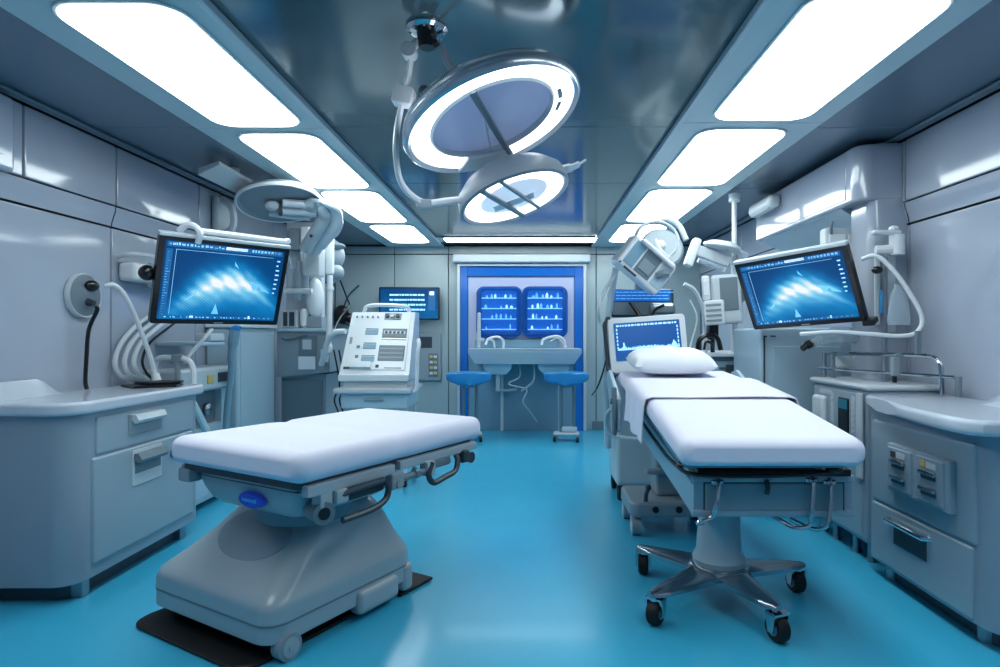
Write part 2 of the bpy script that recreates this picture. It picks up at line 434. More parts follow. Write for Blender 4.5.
# counter below it
t = thing('wash_counter', 'pale grey tapered counter below the blue glowing cabinet, with tap and pipes', 'counter', (-.07, 8.35, .99))
b = MB()
b.loft([[V((-.75,8.17,.99)),V((.60,8.17,.99)),V((.60,8.69,.99)),V((-.75,8.69,.99))],
        [V((-.84,8.1,1.14)),V((.70,8.1,1.14)),V((.70,8.69,1.14)),V((-.84,8.69,1.14))],
        [V((-.84,8.1,1.185)),V((.70,8.1,1.185)),V((.70,8.69,1.185)),V((-.84,8.69,1.185))]])
part(b, 'trough', 'offwhite', t)
b = MB(); b.box(-.84,.70,8.09,8.69,1.187,1.2,.006,2); part(b, 'countertop', 'pale', t)
b = MB(); b.box(-.80,.4,8.65,8.70,1.2,1.32,.01,2); part(b, 'backsplash', 'niche', t)
for cx, w in ((-.45,.4),(.33,.45)):
    b = MB(); b.loft([[V((cx+sx*w/2*f,8.4+sy*.16*f,z)) for sx,sy in ((-1,-1),(1,-1),(1,1),(-1,1))] for z,f in ((.985,1),(.92,.95),(.84,.6))]); part(b, 'basin', 'pale', t)
b = MB(); b.tube([(-.38,8.5,1.2),(-.38,8.48,1.31),(-.46,8.42,1.36),(-.58,8.38,1.33),(-.62,8.36,1.25)], .018); b.tube([(-.5,8.5,1.2),(-.52,8.48,1.3),(-.6,8.44,1.33)], .014); part(b, 'tap', 'white', t, label='double hooked white tap')
b = MB(); b.tube([(.50,8.5,1.2),(.48,8.48,1.31),(.38,8.42,1.37),(.2,8.38,1.33),(.16,8.36,1.25)], .018); b.tube([(.52,8.5,1.22),(.40,8.46,1.34),(.28,8.4,1.30)], .012); part(b, 'tap', 'white', t)
b = MB(); b.box(-.74,-.69,8.4,8.45,1.2,1.70,.02,3); b.box(-.735,-.64,8.4,8.44,1.3,1.34,.01,2); part(b, 'dispenser', 'offwhite', t, label='tall white upright dispenser bar')
b = MB(); b.tube([(-.15,8.45,.98),(-.15,8.4,.8),(-.3,8.4,.7),(-.05,8.42,.62),(-.1,8.45,.45),(0,8.5,.3),(.1,8.55,.15)], .012); b.tube([(.05,8.45,.98),(.05,8.4,.75),(-.12,8.45,.6)], .014); b.cyl((-.45,8.4,.85),(-.45,8.4,.6),.03); b.tube([(-.45,8.4,.62),(-.35,8.5,.6),(-.2,8.65,.6)], .02); part(b, 'pipes', 'offwhite', t)
for x in (-.40, .42):
    b = MB(); b.box(x-.02,x+.02,8.52,8.56,.02,.99,.006,1); part(b, 'leg', 'offwhite', t)

# stools
def stool_parts(t, flip=1):
    b = MB()
    rings = []
    for i in range(9):
        s = -1+2*i/8; w = .30*math.sqrt(max(.02,1-abs(s)**2.6)); y = .24*s
        rings.append([V((w*math.cos(a)*(1-.12*math.sin(a)), y, .84+(.06 if math.sin(a)>0 else .10)*math.sin(a)+.04*(abs(math.cos(a))**2)*(1 if math.sin(a)>-.2 else 0))) for a in [2*math.pi*k/20 for k in range(20)]])
    b.loft(rings); part(b, 'seat', 'seat', t, world=False, ang=60)
    b = MB(); b.box(-.16,.16,-.12,.12,.735,.765,.01,2); b.cyl((0,0,.70),(0,0,.74),.07); part(b, 'seat_plate', 'grey', t, world=False)
    for x in (-.07,.10):
        b = MB(); b.cyl((x*flip,0,.10),(x*flip,0,.74),.022); part(b, 'post', 'steel', t, world=False)
    b = MB(); b.box(-.17,.17,-.09,.09,.075,.12,.02,3); b.box(-.06,.14,-.06,.06,.12,.19,.02,2); part(b, 'base', 'offwhite', t, world=False)
    for x in (-.15,.15):
        for y in (-.09,.09):
            b = MB(); b.cyl((x-.016,y,.035),(x+.016,y,.035),.035); c = part(b, 'caster', 'rubber', t, world=False)
            b = MB(); b.cyl((x-.018,y,.035),(x+.018,y,.035),.018); b.box(x-.02,x+.02,y-.012,y+.012,.04,.085,.004,1); part(b, 'caster_hub', 'steel', c, world=False)
t = thing('stool', 'blue padded rolling stool left of the counter legs at the back wall', 'stool', (-.80, 7.85, 0), math.radians(8), 'blue rolling stools')
stool_parts(t)
dup(t, Matrix.Translation(V((.475, 7.85, 0))) @ Matrix.Rotation(math.radians(-6), 4, 'Z'), 'blue padded rolling stool under the right end of the counter at the back wall')

# wall control panel and wall screen
t = thing('switchboard', 'grey wall control panel with small screen and buttons left of blue doorway', 'control panel', (-1.5, YB-.03, .75))
y = YB-.004
b = MB(); b.box(-1.66,-1.29,y-.05,y,.72,1.43,.02,3); part(b, 'panel_housing', 'grey', t)  # this box is the housing of the control panel
b = MB(); b.box(-1.60,-1.42,y-.056,y-.048,1.2,1.36,.004,1); part(b, 'display', 'dark', t)
b = MB(); b.box(-1.47,-1.33,y-.054,y-.048,.78,1.12,.004,1); part(b, 'button_plate', 'mid', t)
for k in range(4):
    for i in range(2):
        b = MB(); b.box(-1.455+.06*i,-1.41+.06*i,y-.066,y-.052,.81+.08*k,.85+.08*k,.004,1); part(b, 'button', 'yellow' if (k+i) % 2 else 'offwhite', t)
# ------------------------------------------------------------------ monitors
def monitor(name, label, c, normal, w, h, roll=0, kind='scan', bez=.035, top='offwhite', extras=True, cat='monitor', lean=0, strength=1.0, deep=.05):
    n = V(normal).normalized(); r = V((0,0,1)).cross(n).normalized()
    # lean: tip the face down
    X0 = basis(r, n.cross(r), n, V(c))
    X = X0 @ Matrix.Rotation(roll, 4, 'Z') @ Matrix.Rotation(lean, 4, 'X')
    t = thing(name, label, cat, mtx=X)
    b = MB(); b.slab(rrect(w, h, .018, 4), -deep, 0, .006, 2); b.slab(rrect(w*.8, h*.75, .03, 4), -deep-.035, -deep+.001, .012, 2)
    part(b, 'housing', 'black', t, world=False)
    sw, sh = w-2*bez, h-2*bez
    b = MB(); b.slab(rrect(sw, sh, .006, 2), 0, .003); sc = part(b, 'screen', screen_mat('screen_image_'+t.name, sw, sh, kind, strength), t, world=False)
    if extras:
        b = MB(); z0, z1 = .0031, .0042
        R = random.Random(3); hw, hh = sw/2, sh/2
        def q(a, c_, d, e, m): b.mi = m; b.box(hw*a, hw*c_, hh*d, hh*e, z0, z1)
        q(-.97,.96,.86,.985,1)                                   # toolbar
        q(-.05,.32,.90,.975,2)
        x = -.94
        while x < -.1: d = R.uniform(.02,.06); q(x, x+d, .90,.90+R.uniform(.03,.07),0); x += d+R.uniform(.01,.03)
        x = .40
        while x < .92: d = R.uniform(.02,.05); q(x, x+d, .90,.97,0); x += d+.02
        q(-.97,-.88,-.9,.80,1)                                   # left ruler
        for k in range(24): q(-.955,-.925 if k % 4 else -.895,-.88+k*.069,-.87+k*.069,0)
        q(-.83,-.825,-.86,.80,0); q(-.83,.8,.795,.802,0)
        for k in range(8): q(.88,.88+R.uniform(.03,.07),.70-k*.13,.74-k*.13,0)
        q(-.97,.97,-.97,-.90,1); x = -.9
        while x < .9: d = R.uniform(.01,.04); q(x, x+d, -.955,-.925,0); x += d+R.uniform(.02,.09)
        q(-.5,-.44,-.96,-.9,2); q(.5,.53,-.96,-.88,2)
        part(b, 'toolbar_graphics', ['ui','ui2','uiw'], sc, world=False)
        b = MB()
        for ti, tri in enumerate((((-.15,-.84),(-.03,-.84),(-.10,-.55)), ((.13,.62),(.22,.42),(.14,.5)), ((.44,.1),(.66,.0),(.52,-.18)), ((-.62,-.5),(-.36,-.1),(-.5,-.42)), ((.6,.05),(.83,-.2),(.66,-.15)))):
            b = MB()
            vs = [V((hw*x, hh*y, .0036)) for x, y in tri]
            f = b.bm.faces.new([b.bm.verts.new(v) for v in vs])
            b._end(); part(b, 'bright_echo', 'echo', sc, world=False)
        b = MB(); b.box(-.03,.03,-h/2+.008,-h/2+.016,.0,.001); part(b, 'brand_mark', 'grey', t, world=False)
        b = MB(); b.box(-w/2-.004,w/2+.004,h/2-.012,h/2+.014,-deep,.004,.008,2); part(b, 'top_rail', top, t, world=False, label='pale grey rail along the top edge')
    return t, X
mL, XmL = monitor('display_monitor', 'large black monitor with blue scan picture hanging over the left cabinet', (-2.075,4.07,1.735), (.74,-.67,0), .83, .59, 0, lean=.36)
mR, XmR = monitor('display_monitor', 'large black monitor with blue scan picture on the right, tilted downward', (1.825,4.12,1.69), (-.79,-.61,0), .80, .53, .065, lean=.42)
# its carrying arms
b = MB(); p0 = XmL @ V((-.22,.26,-.06)); p1 = XmL @ V((.42,.33,-.05))
b.tube([XmL @ V((-.20,.265,.014)), XmL @ V((-.20,.33,.03)), XmL @ V((-.225,.365,.0)), XmL @ V((-.26,.36,-.04)), XmL @ V((-.29,.31,-.07))], .02); part(b, 'hook', 'white', mL)
b = MB(); b.tube([XmL @ V((-.2,.335,-.03)), XmL @ V((.2,.33,-.035)), XmL @ V((.40,.325,-.05)), XmL @ V((.44,.31,-.13)), P(287,256,5.2), P(289,262,5.95)], .02); part(b, 'support_arm', 'white', mL)
b = MB(); b.ball(tuple(XmL @ V((-.44,.02,-.07))), .05); part(b, 'tilt_knob', 'black', mL)
b = MB(); b.tube([XmR @ V((.1,.0,-.08)), XmR @ V((.15,.02,-.14)), (2.10,4.22,1.72)], .03); part(b, 'support_arm', 'white', mR)
b = MB(); b.box(.38,.455,-.29,-.25,-.05,.03,.01,2); part(b, 'corner_bracket', 'black', mR, world=False)
# wall screen
mW, XmW = monitor('wall_screen', 'blue wall screen on the back wall above the white control cart', (-1.72,8.55,1.835), (.03,-1,0), .86, .47, 0, kind='flat', bez=.022, extras=False, lean=0.0, strength=.9)
R = random.Random(5)
scr = [c for c in mW.children if 'screen' in c.name][0]
for k in range(4):
    b = MB(); x = -.28
    while x < .22: d = R.uniform(.02,.07); b.box(x, x+d, -.10+.07*k, -.075+.07*k, .0031, .004); x += d+R.uniform(.004,.012)
    part(b, 'text_line', 'ui', scr, world=False)
b = MB(); b.box(.27,.37,-.1,.18,.0031,.004); sd = part(b, 'side_box', 'ui2', scr, world=False)
b = MB(); b.box(.29,.35,.12,.17,.004,.0046); part(b, 'side_mark', 'uiw', scr, world=False)
b = MB(); b.box(-.12,.12,-.12,.12,-.2,-.08,.01,2); part(b, 'wall_fitting', 'dark', mW, world=False)

# ------------------------------------------------------------------ surgical lamps
def lamp_frame(px, py, Y, ang, ratio, R):
    c = P(px,py,Y); d = (c-V((0,0,EYE))).normalized()
    r = d.cross(V((0,0,1))).normalized(); u = r.cross(d).normalized()
    x = r*math.cos(ang)+u*math.sin(ang); m = r*math.sin(ang)-u*math.cos(ang)
    s = math.sqrt(1-ratio*ratio)
    n = -d*ratio+m*s; y = n.cross(x)
    return basis(x, y, n, c)
X1 = lamp_frame(494,123,2.70, math.radians(22.5), .46, .43)
t = thing('surgical_lamp', 'large round surgical lamp with glowing white ring under the ceiling mount', 'surgical lamp', mtx=X1); R1 = .415
b = MB(); b.lathe([(R1*.93,.0),(R1*.97,.012),(R1,.0),(R1*1.01,-.02),(R1*.985,-.035),(R1*.99,-.045),(R1*.96,-.07),(R1*.9,-.085),(R1*.86,-.07),(R1*.9,-.02)], seg=72, closed=True); part(b, 'rim', 'lamprim', t, world=False)
b = MB(); b.lathe([(R1*.93,-.003),(R1*.86,-.012),(R1*.78,-.02),(R1*.715,-.015)], seg=72); part(b, 'light_ring', 'lamp', t, world=False)
b = MB(); b.lathe([(R1*.715,-.012),(R1*.69,-.004),(R1*.685,-.05),(R1*.715,-.06)], seg=72, closed=True); part(b, 'inner_rim', 'offwhite', t, world=False)
b = MB(); b.lathe([(.001,-.035),(R1*.69,-.035)], seg=64); part(b, 'lens', 'lampglass', t, world=False)
b = MB()
for a0, a1 in ((-25,-12),(-7,8)):
    pts = [V((R1*f*math.cos(math.radians(a)), R1*f*math.sin(math.radians(a)), -.008)) for f, rng in ((.75,(a0,a1)),(.80,(a1,a0))) for a in [rng[0]+(rng[1]-rng[0])*i/6 for i in range(7)]]
    b.bm.faces.new([b.bm.verts.new(p) for p in pts])
b._end(); part(b, 'light_slot', 'grey', t, world=False)
def arc_plate(b, R, f0, f1, a0, a1, z0, z1):
    o = [(R*f0*math.cos(math.radians(a0+(a1-a0)*i/10)), R*f0*math.sin(math.radians(a0+(a1-a0)*i/10))) for i in range(11)]
    o += [(R*f1*math.cos(math.radians(a1+(a0-a1)*i/10)), R*f1*math.sin(math.radians(a1+(a0-a1)*i/10))) for i in range(11)]
    if True: b.slab(o if True else o[::-1], z0, z1, .004, 1)
sgn = 1 if X1.col[1].xyz.dot(V((0,0,-1))) > 0 else -1      # which way local y points: +y down-image
b = MB(); arc_plate(b, R1, .66, .97, sgn*84, sgn*130, -.006, .014); part(b, 'bracket', 'offwhite', t, world=False)
b = MB(); b.cyl((-.03*1,sgn*R1*.80,.0),(-.05,sgn*R1*1.18,-.04),.03); b.box(-.09,.0,sgn*R1*1.0-.03,sgn*R1*1.0+.03,-.06,.01,.01,2); part(b, 'joint', 'offwhite', t, world=False)
# dark strut from the ceiling mount, through the ring, to the bracket
b = MB(); b.tube([P(441,45,2.6), P(447,62,2.63), P(462,82,2.67)], .022, smooth=False, flat=.45); b.tube([X1 @ V((-R1*.09,-sgn*R1*.70,-.01)), X1 @ V((R1*.04,sgn*R1*.78,.012))], .018, smooth=False, flat=.5); part(b, 'strut', 'mid', t)
b = MB(); b.tube([X1 @ V((-R1*.05,-sgn*R1*.25,-.03)), X1 @ V((-R1*.16,sgn*R1*.7,-.01))], .006, smooth=False); part(b, 'spoke', 'offwhite', t)

X2 = lamp_frame(515,199,3.0, math.radians(20), .37, .28)
t2 = thing('surgical_lamp', 'smaller round surgical lamp hanging below and right of the large ring lamp', 'surgical lamp', mtx=X2); R2 = .285
b = MB(); b.lathe([(.001,-.15),(R2*.45,-.15),(R2*.8,-.12),(R2*.97,-.07),(R2*1.0,-.02),(R2*1.0,.0),(R2*.95,.008),(R2*.92,.0),(R2*.9,-.03),(.001,-.04)], seg=56); part(b, 'housing', 'grey', t2, world=False)
b = MB(); b.lathe([(R2*.9,-.004),(R2*.8,-.01),(R2*.62,-.012)], seg=56); part(b, 'light_ring', 'lamp', t2, world=False)
b = MB(); b.lathe([(.001,-.014),(R2*.62,-.014)], seg=48); part(b, 'lens', mat('lamp_lens_pale','#dfe6f2',.1,coat=.5,emis=.55,ecol='#dbe8f8'), t2, world=False)
for xx, ww in ((-.06,.028),(.04,.02)):
    b = MB(); b.box(xx-ww/2,xx+ww/2,-R2*.92,R2*.92,-.004,.012,.004,1,M=Matrix.Rotation(.28,4,'Z')); part(b, 'crossbar', 'grey', t2, world=False)
b = MB(); b.box(-.12,.10,-.10,-.03,-.0135,-.009,.002,1); part(b, 'sensor_panel', 'white', t2, world=False)
b = MB(); b.tube([X2 @ V((R2*.95,-sgn*.02,-.05)), X2 @ V((R2*1.15,-sgn*.03,-.04)), X2 @ V((R2*1.38,-sgn*.01,-.06))], [.04,.03,.012], flat=.5); part(b, 'handle', 'white', t2)
b = MB(); b.cyl(P(490,166,2.86), P(500,190,2.95), .035); part(b, 'neck', 'offwhite', t2)
# white articulated arm that carries it
b = MB(); b.tube([P(411,59,2.585), P(409,74,2.605), P(405,90,2.62)], .026, smooth=False, flat=.5); ar = part(b, 'ceiling_arm', 'white', t2)
b = MB(); b.box(-.045,.045,-.04,.04,-.04,.04,.012,2,M=Matrix.Translation(P(404,97,2.63)) @ Matrix.Rotation(.2,4,'Y')); part(b, 'arm_joint', 'white', t2)
b = MB(); b.ball(P(424,92,2.63), (.025,.025,.03)); part(b, 'joint_knob', 'dark', t2)
b = MB(); b.tube([P(402,102,2.64), P(397,130,2.67), P(396,155,2.7), P(400,180,2.75), P(411,195,2.8), P(426,203,2.84), P(448,201,2.88), P(478,198,2.94), P(492,197,2.97)], .023, seg=10, flat=.6); part(b, 'lower_arm', 'white', t2)
b = MB(); b.box(-.035,.035,-.02,.02,-.02,.02,.008,2,M=Matrix.Translation(P(424,204,2.83))); part(b, 'arm_elbow', 'offwhite', t2)
# ceiling mount
c = P(427,27,2.56)
t = thing('lamp_mount', 'round chrome ceiling mount with black hub carrying both surgical lamps', 'ceiling mount', (c.x,2.56,H))
b = MB(); b.lathe([(.001,0),(.085,0),(.088,-.012),(.075,-.025),(.05,-.028),(.001,-.028)], seg=40); part(b, 'flange', 'chrome', t, world=False)
b = MB(); b.cyl((0,0,-.02),(0,0,-.09),.045,.035); b.cyl((.02,-.02,-.05),(.045,-.03,-.09),.015); part(b, 'hub', 'black', t, world=False)
b = MB(); b.cyl((-.075,-.03,-.105),(-.075,.03,-.105),.032); b.cyl((-.04,-.0,-.06),(-.07,0,-.1),.018); part(b, 'clevis', 'offwhite', t, world=False)
for k in range(8):
    a = k*math.pi/4; b = MB(); b.ball((.072*math.cos(a),.072*math.sin(a),-.026),.006,seg=8,ring=6); part(b, 'bolt', 'steel', t, world=False)
# ------------------------------------------------------------------ left front cabinet
t = thing('storage_cabinet', 'big grey rounded cabinet with pale worktop along the left wall', 'cabinet', (-2.58, 3.5, 0))
def body_outline(x0, x1, y0, y1, r, n=8):
    """x1 is the face; near corner rounded"""
    o = [(x0,y1),(x0,y0)]
    s = 1 if x1 > x0 else -1
    for i in range(n+1):
        a = math.radians(-90+90*i/n); o.append((x1-s*r+s*r*math.cos(a), y0+r+r*math.sin(a)))
    for i in range(4):
        a = math.radians(90*i/3); o.append((x1-s*.04+s*.04*math.cos(a), y1-.04+.04*math.sin(a)))
    return o if s > 0 else o
b = MB(); b.slab(body_outline(XL+.005, -2.335, 3.06, 4.22, .12), .09, .975, .01, 2); part(b, 'body', 'cab', t)
b = MB(); b.slab(body_outline(XL+.05, -2.40, 3.13, 4.15, .08), .004, .10); part(b, 'plinth', 'dark', t)
for y in (3.16, 4.05):
    b = MB(); b.box(-2.44,-2.36,y,y+.06,.0,.095,.01,2); part(b, 'foot', 'steel', t)
b = MB(); b.slab(body_outline(XL+.005, -2.30, 3.02, 4.26, .15), .97, 1.04, .02, 3); part(b, 'worktop', 'top', t)
b = MB()
prof = [(0,.0),(.0,.07),(.02,.085),(.25,.085),(.30,.075),(.36,.03),(.42,.0)]
b.loft([[V((x, y, 1.035+z*f)) for x, z in ((XL+.006,0),(XL+.006,.10),(XL+.035,.10),(XL+.09,.0))] for y, f in ((3.03,1),(3.3,1),(3.42,1),(3.47,.8),(3.53,.25),(3.57,.05))]); part(b, 'backsplash', 'top', t)
XF = -2.335
b = MB(); b.box(XF-.02, XF+.012, 3.22, 4.14, .74, .945, .012, 2); d = part(b, 'drawer', 'cabdoor', t)
b = MB(); b.box(XF+.008, XF+.02, 3.47, 3.78, .80, .925, .008, 2); part(b, 'handle_recess', 'grey', d)
b = MB(); b.loft([[V((XF+.014+x, y, .90+z)) for x,z in ((0,0),(0,.02),(.03,.02),(.045,-.012),(.035,-.03),(.02,-.03))] for y in (3.49,3.765)]); part(b, 'handle', 'offwhite', d)
b = MB(); b.box(XF-.02, XF+.014, 3.19, 4.14, .16, .73, .016, 3); d = part(b, 'door', 'cabdoor', t)
b = MB(); b.box(XF+.01, XF+.019, 3.50, 3.78, .50, .71, .012, 2); part(b, 'handle_recess', 'offwhite', d)
b = MB(); b.box(XF+.012, XF+.022, 3.515, 3.765, .57, .69, .008, 2); part(b, 'recess_shadow', 'mid', d)
b = MB(); b.loft([[V((XF+.016+x, y, .665+z)) for x,z in ((0,0),(0,.025),(.03,.025),(.05,-.01),(.04,-.03),(.02,-.025))] for y in (3.51,3.77)]); part(b, 'handle', 'mid', d)
b = MB(); b.cyl((XF+.01,3.90,.62),(XF+.03,3.90,.62),.032); b.cyl((XF+.03,3.90,.62),(XF+.034,3.90,.62),.02); part(b, 'lock', 'teal', d)
b = MB(); b.cyl((XF+.01,3.99,.68),(XF+.03,3.99,.68),.022); part(b, 'knob', 'black', d)

# ------------------------------------------------------------------ left operating table
s9 = .9
TH = math.radians(-30)       # long axis turned clockwise seen from above
cx, cy = -.985, 3.14
t = thing('operating_table', 'grey powered operating table with white mattress on a bulky shell base, left of the aisle', 'operating table', (cx,cy,0), TH)
w, l = .925, 1.29
b = MB()
yk = -l/2+l*.47
def wf(y):
    q = math.exp(-((y-yk)/.035)**2); return (.010*q, -.010*q)
b.soft([(-l/2,.785),(yk,.785),(l/2,.79)], w, .128, .065, wf=wf); part(b, 'mattress', 'sheet', t, world=False, ang=60)
b = MB(); b.slab(rrect(w-.09, l-.08, .05), .755, .79, .01, 2); part(b, 'deck', 'dark', t, world=False)
for sx in (-1,1):
    b = MB(); x = sx*(w/2-.04)
    b.box(x-.022, x+.022, -l/2+.06, -l/2+.57, .725, .775, .01, 2); b.box(x-.022, x+.022, -l/2+.60, l/2-.05, .735, .78, .01, 2)
    part(b, 'side_rail', 'base2', t, world=False)
# head unit with the badge
b = MB()
yf = -l/2+.085
rings = []
for z, ww, ins in ((.588,.44,.10),(.60,.50,.06),(.63,.58,.03),(.68,.63,.01),(.725,.655,.0),(.762,.66,.0)):
    rings.append([V((x+.0, y, z)) for x, y in rrect(ww*1.1, .62-ins*2, .05, 5, 0, yf+.31)])
b.loft(rings); hu = part(b, 'head_unit', 'base2', t, world=False, ang=50)
b = MB(); b.box(-.35,.35,yf-.003,yf+.2,.728,.734,.002,1); part(b, 'seam', 'mid', hu, world=False)
b = MB(); Mb = T(.06,yf-.004,.665) @ Matrix.Rotation(math.pi/2+.13,4,'X')
b.lathe([(.001,.012),(.075,.012),(.085,.006),(.088,-.01)], seg=40, sy=.42, M=Mb); bd = part(b, 'badge', 'badge', hu, world=False, label='blue oval badge')
b = MB()
R = random.Random(2)
x = -.05
while x < .05:
    d = R.uniform(.006,.012); b.box(x, x+d*.7, -.006, .006+R.uniform(0,.005), .0122, .0135, M=Mb); x += d+.003
part(b, 'badge_lettering', 'ui2', hu, world=False)
b = MB(); b.cyl((-.04,-.20,.50),(-.04,-.20,.60),.22,.24,seg=36); part(b, 'tilt_joint', 'mid', t, world=False)
for sx in (-1,):
    b = MB(); b.box(-.42,-.33,-l/2+.03,-l/2+.10,.70,.765,.012,2); part(b, 'clamp', 'grey', t, world=False)
# shell base
bx, by = -.205, -.165
b = MB()
def R3(z, x0, x1, y0, y1, r): return [V((x, y, z)) for x, y in rrect(x1-x0, y1-y0, r, 6, bx+(x0+x1)/2, by+(y0+y1)/2)]
prof = [(.075,-.45,.45,-.44,.44,.09),(.085,-.46,.46,-.455,.45,.10),(.215,-.46,.46,-.455,.45,.10),(.25,-.45,.45,-.44,.445,.10),(.275,-.425,.43,-.41,.435,.10),
        (.31,-.40,.41,-.36,.425,.11),(.36,-.365,.385,-.295,.415,.12),(.42,-.325,.36,-.225,.395,.12),(.48,-.29,.335,-.165,.365,.12),(.52,-.265,.31,-.13,.335,.11),(.54,-.245,.285,-.11,.31,.10),(.545,-.20,.24,-.06,.26,.09),(.60,-.18,.22,-.04,.24,.09),(.75,-.18,.22,-.0,.25,.09)]
b.loft([R3(*p) for p in prof]); base = part(b, 'base_shell', 'base', t, world=False, ang=50)
b = MB(); b.lathe([(.001,.008),(.225,.008),(.24,.004),(.245,-.012)], seg=48, sy=.56, M=T(bx+.03,by-.222,.425) @ Matrix.Rotation(math.radians(43),4,'X')); part(b, 'hollow_shade', 'grey', t, world=False, ang=50)  # slightly raised darker ellipse; its tone imitates the shaded hollow below the neck
b = MB(); b.loft([R3(z,-.23+k,.27-k,-.10+k,.29-k,.10) for z,k in ((.53,-.0),(.556,.0),(.562,.012))]); part(b, 'neck_collar', 'mid', t, world=False, ang=50)
b = MB(); b.loft([R3(z,-.463,.463,-.458,.453,.10) for z in (.158,.166)]); part(b, 'shadow_line', 'mid', base, world=False)
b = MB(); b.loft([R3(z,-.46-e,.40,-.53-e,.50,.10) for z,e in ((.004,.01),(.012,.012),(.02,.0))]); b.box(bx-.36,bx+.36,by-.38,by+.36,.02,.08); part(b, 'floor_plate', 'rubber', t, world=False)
b = MB(); b.box(bx+.30,bx+.46,by+.34,by+.60,.006,.022,.008,2); part(b, 'rear_foot', 'rubber', t, world=False)
for y, rr in ((-.36,.058),):
    b = MB(); b.cyl((bx+.415,by+y,rr),(bx+.47,by+y,rr),rr,seg=28); c = part(b, 'wheel', 'grey', t, world=False)
    b = MB(); b.cyl((bx+.468,by+y,rr),(bx+.476,by+y,rr),rr*.7,seg=24); b.cyl((bx+.476,by+y,rr),(bx+.482,by+y,rr),rr*.25,seg=16); part(b, 'wheel_cap', 'base2', c, world=False)
b = MB(); b.box(bx+.40,bx+.49,by+.02,by+.30,.03,.15,.03,3); part(b, 'wheel_cover', 'base2', t, world=False)
b = MB(); b.box(bx+.40,bx+.47,by+.345,by+.43,.02,.17,.03,3); part(b, 'wheel_cover', 'base2', t, world=False)
# fittings under the right long side
x = w/2-.02
b = MB(); b.cyl((x-.10,-.47,.645),(x+.0,-.50,.645),.048,seg=24); part(b, 'crank_socket', 'mid', t, world=False)
b = MB(); b.cyl((x-.001,-.50,.645),(x+.003,-.501,.645),.026,seg=20); part(b, 'socket_hole', 'black', t, world=False)
b = MB(); b.box(x-.06,x+.0,-.52,-.45,.66,.74,.012,2); b.box(x-.02,x+.02,-.45,-.38,.67,.73,.012,2); part(b, 'clamp', 'base2', t, world=False)
b = MB(); b.tube([(x,-.44,.70),(x+.02,-.36,.715),(x+.02,-.18,.72)], .014, flat=1); b.box(x-.05,x+.0,-.42,-.14,.66,.715,.02,2); part(b, 'rail_arm', 'dark', t, world=False)
b = MB(); b.tube([(x+.02,-.17,.72),(x+.025,-.15,.68),(x+.025,-.17,.63),(x+.025,-.26,.605),(x+.02,-.42,.60)], .015, res=5); part(b, 'loop_handle', 'dark', t, world=False)
b = MB(); b.box(x-.03,x+.022,-.12,-.03,.655,.735,.015,2); b.cyl((x+.02,-.075,.68),(x+.03,-.075,.68),.02); part(b, 'clamp', 'grey', t, world=False)
b = MB(); b.cyl((x,-.03,.695),(x,.16,.70),.017); b.box(x-.02,x+.02,.05,.09,.68,.72,.006,1); part(b, 'slide_rod', 'mid', t, world=False)
b = MB(); b.box(x-.03,x+.025,.13,.20,.67,.745,.012,2); part(b, 'clamp', 'base2', t, world=False)
b = MB(); b.tube([(x+.02,.17,.735),(x+.025,.14,.68),(x+.03,.17,.635),(x+.03,.27,.645),(x+.03,.35,.66),(x+.025,.38,.71),(x+.01,.38,.74)], .015, res=5); part(b, 'loop_handle', 'dark', t, world=False)
b = MB(); b.box(x-.04,x+.0,.22,.36,.69,.74,.015,2); part(b, 'rail_arm', 'mid', t, world=False)
b = MB(); b.box(x-.03,x+.025,.44,.50,.68,.75,.015,2); b.cyl((x+.02,.52,.70),(x-.03,.52,.70),.03); part(b, 'clamp', 'dark', t, world=False)

# ------------------------------------------------------------------ right patient bed
BX = 1.09
t = thing('patient_bed', 'white-sheeted patient bed on a chrome four-leg castor base, right of the aisle', 'hospital bed', (BX,3.5,0))
b = MB(); b.soft([(2.66,.79),(3.5,.905),(4.0,.955),(4.62,.99)], .845, .125, .06, M=T(BX,0,0)); part(b, 'mattress', 'sheet', t, ang=60)
b = MB(); b.soft([(2.78,.765),(3.5,.86),(4.55,.945)], .76, .05, .02, M=T(BX,0,0)); part(b, 'mattress_tray', 'mid', t)
# frame that slopes with the mattress
def sloped(b, x0, x1, y0, y1, za, zb, h, bev=.012):
    k = (zb-za)/(y1-y0)
    b.loft([[V((x0,y,za+k*(y-y0))),V((x1,y,za+k*(y-y0))),V((x1,y,za+k*(y-y0)+h)),V((x0,y,za+k*(y-y0)+h))] for y in (y0,y1)])
b = MB(); sloped(b, .785, 1.545, 2.88, 4.45, .515, .70, .195); fr = part(b, 'bed_frame', 'cab', t)
b = MB(); b.box(.84,1.50,2.872,2.884,.545,.675,.004,1); part(b, 'foot_panel', 'grey', fr)
b = MB(); b.box(.832,1.508,2.876,2.882,.537,.683,.002,1); part(b, 'panel_seam', 'dark', fr)
b = MB(); b.box(.775,1.555,2.868,2.90,.515,.548,.01,2); b.box(.775,1.555,2.868,2.90,.68,.715,.01,2); part(b, 'frame_edge', 'cabdoor', fr)
b = MB(); sloped(b, .782, .80, 2.9, 4.44, .665, .855, .018); sloped(b, 1.53,1.548,2.9,4.44,.665,.855,.018); part(b, 'frame_trim', 'mid', fr)
b = MB(); sloped(b, .80, 1.53, 2.86, 4.4, .712, .895, .03); part(b, 'under_tray', 'black', t)
b = MB(); b.tube([(.70,4.0,.88),(.70,3.4,.80),(.72,3.0,.745),(.80,2.83,.725),(1.2,2.82,.725),(1.45,2.84,.735),(1.56,2.95,.72),(1.56,3.05,.71)], .010); b.ball((1.44,2.84,.75),(.04,.03,.02)); b.ball((.745,2.95,.75),(.025,.04,.015)); part(b, 'cable_harness', 'black', t)
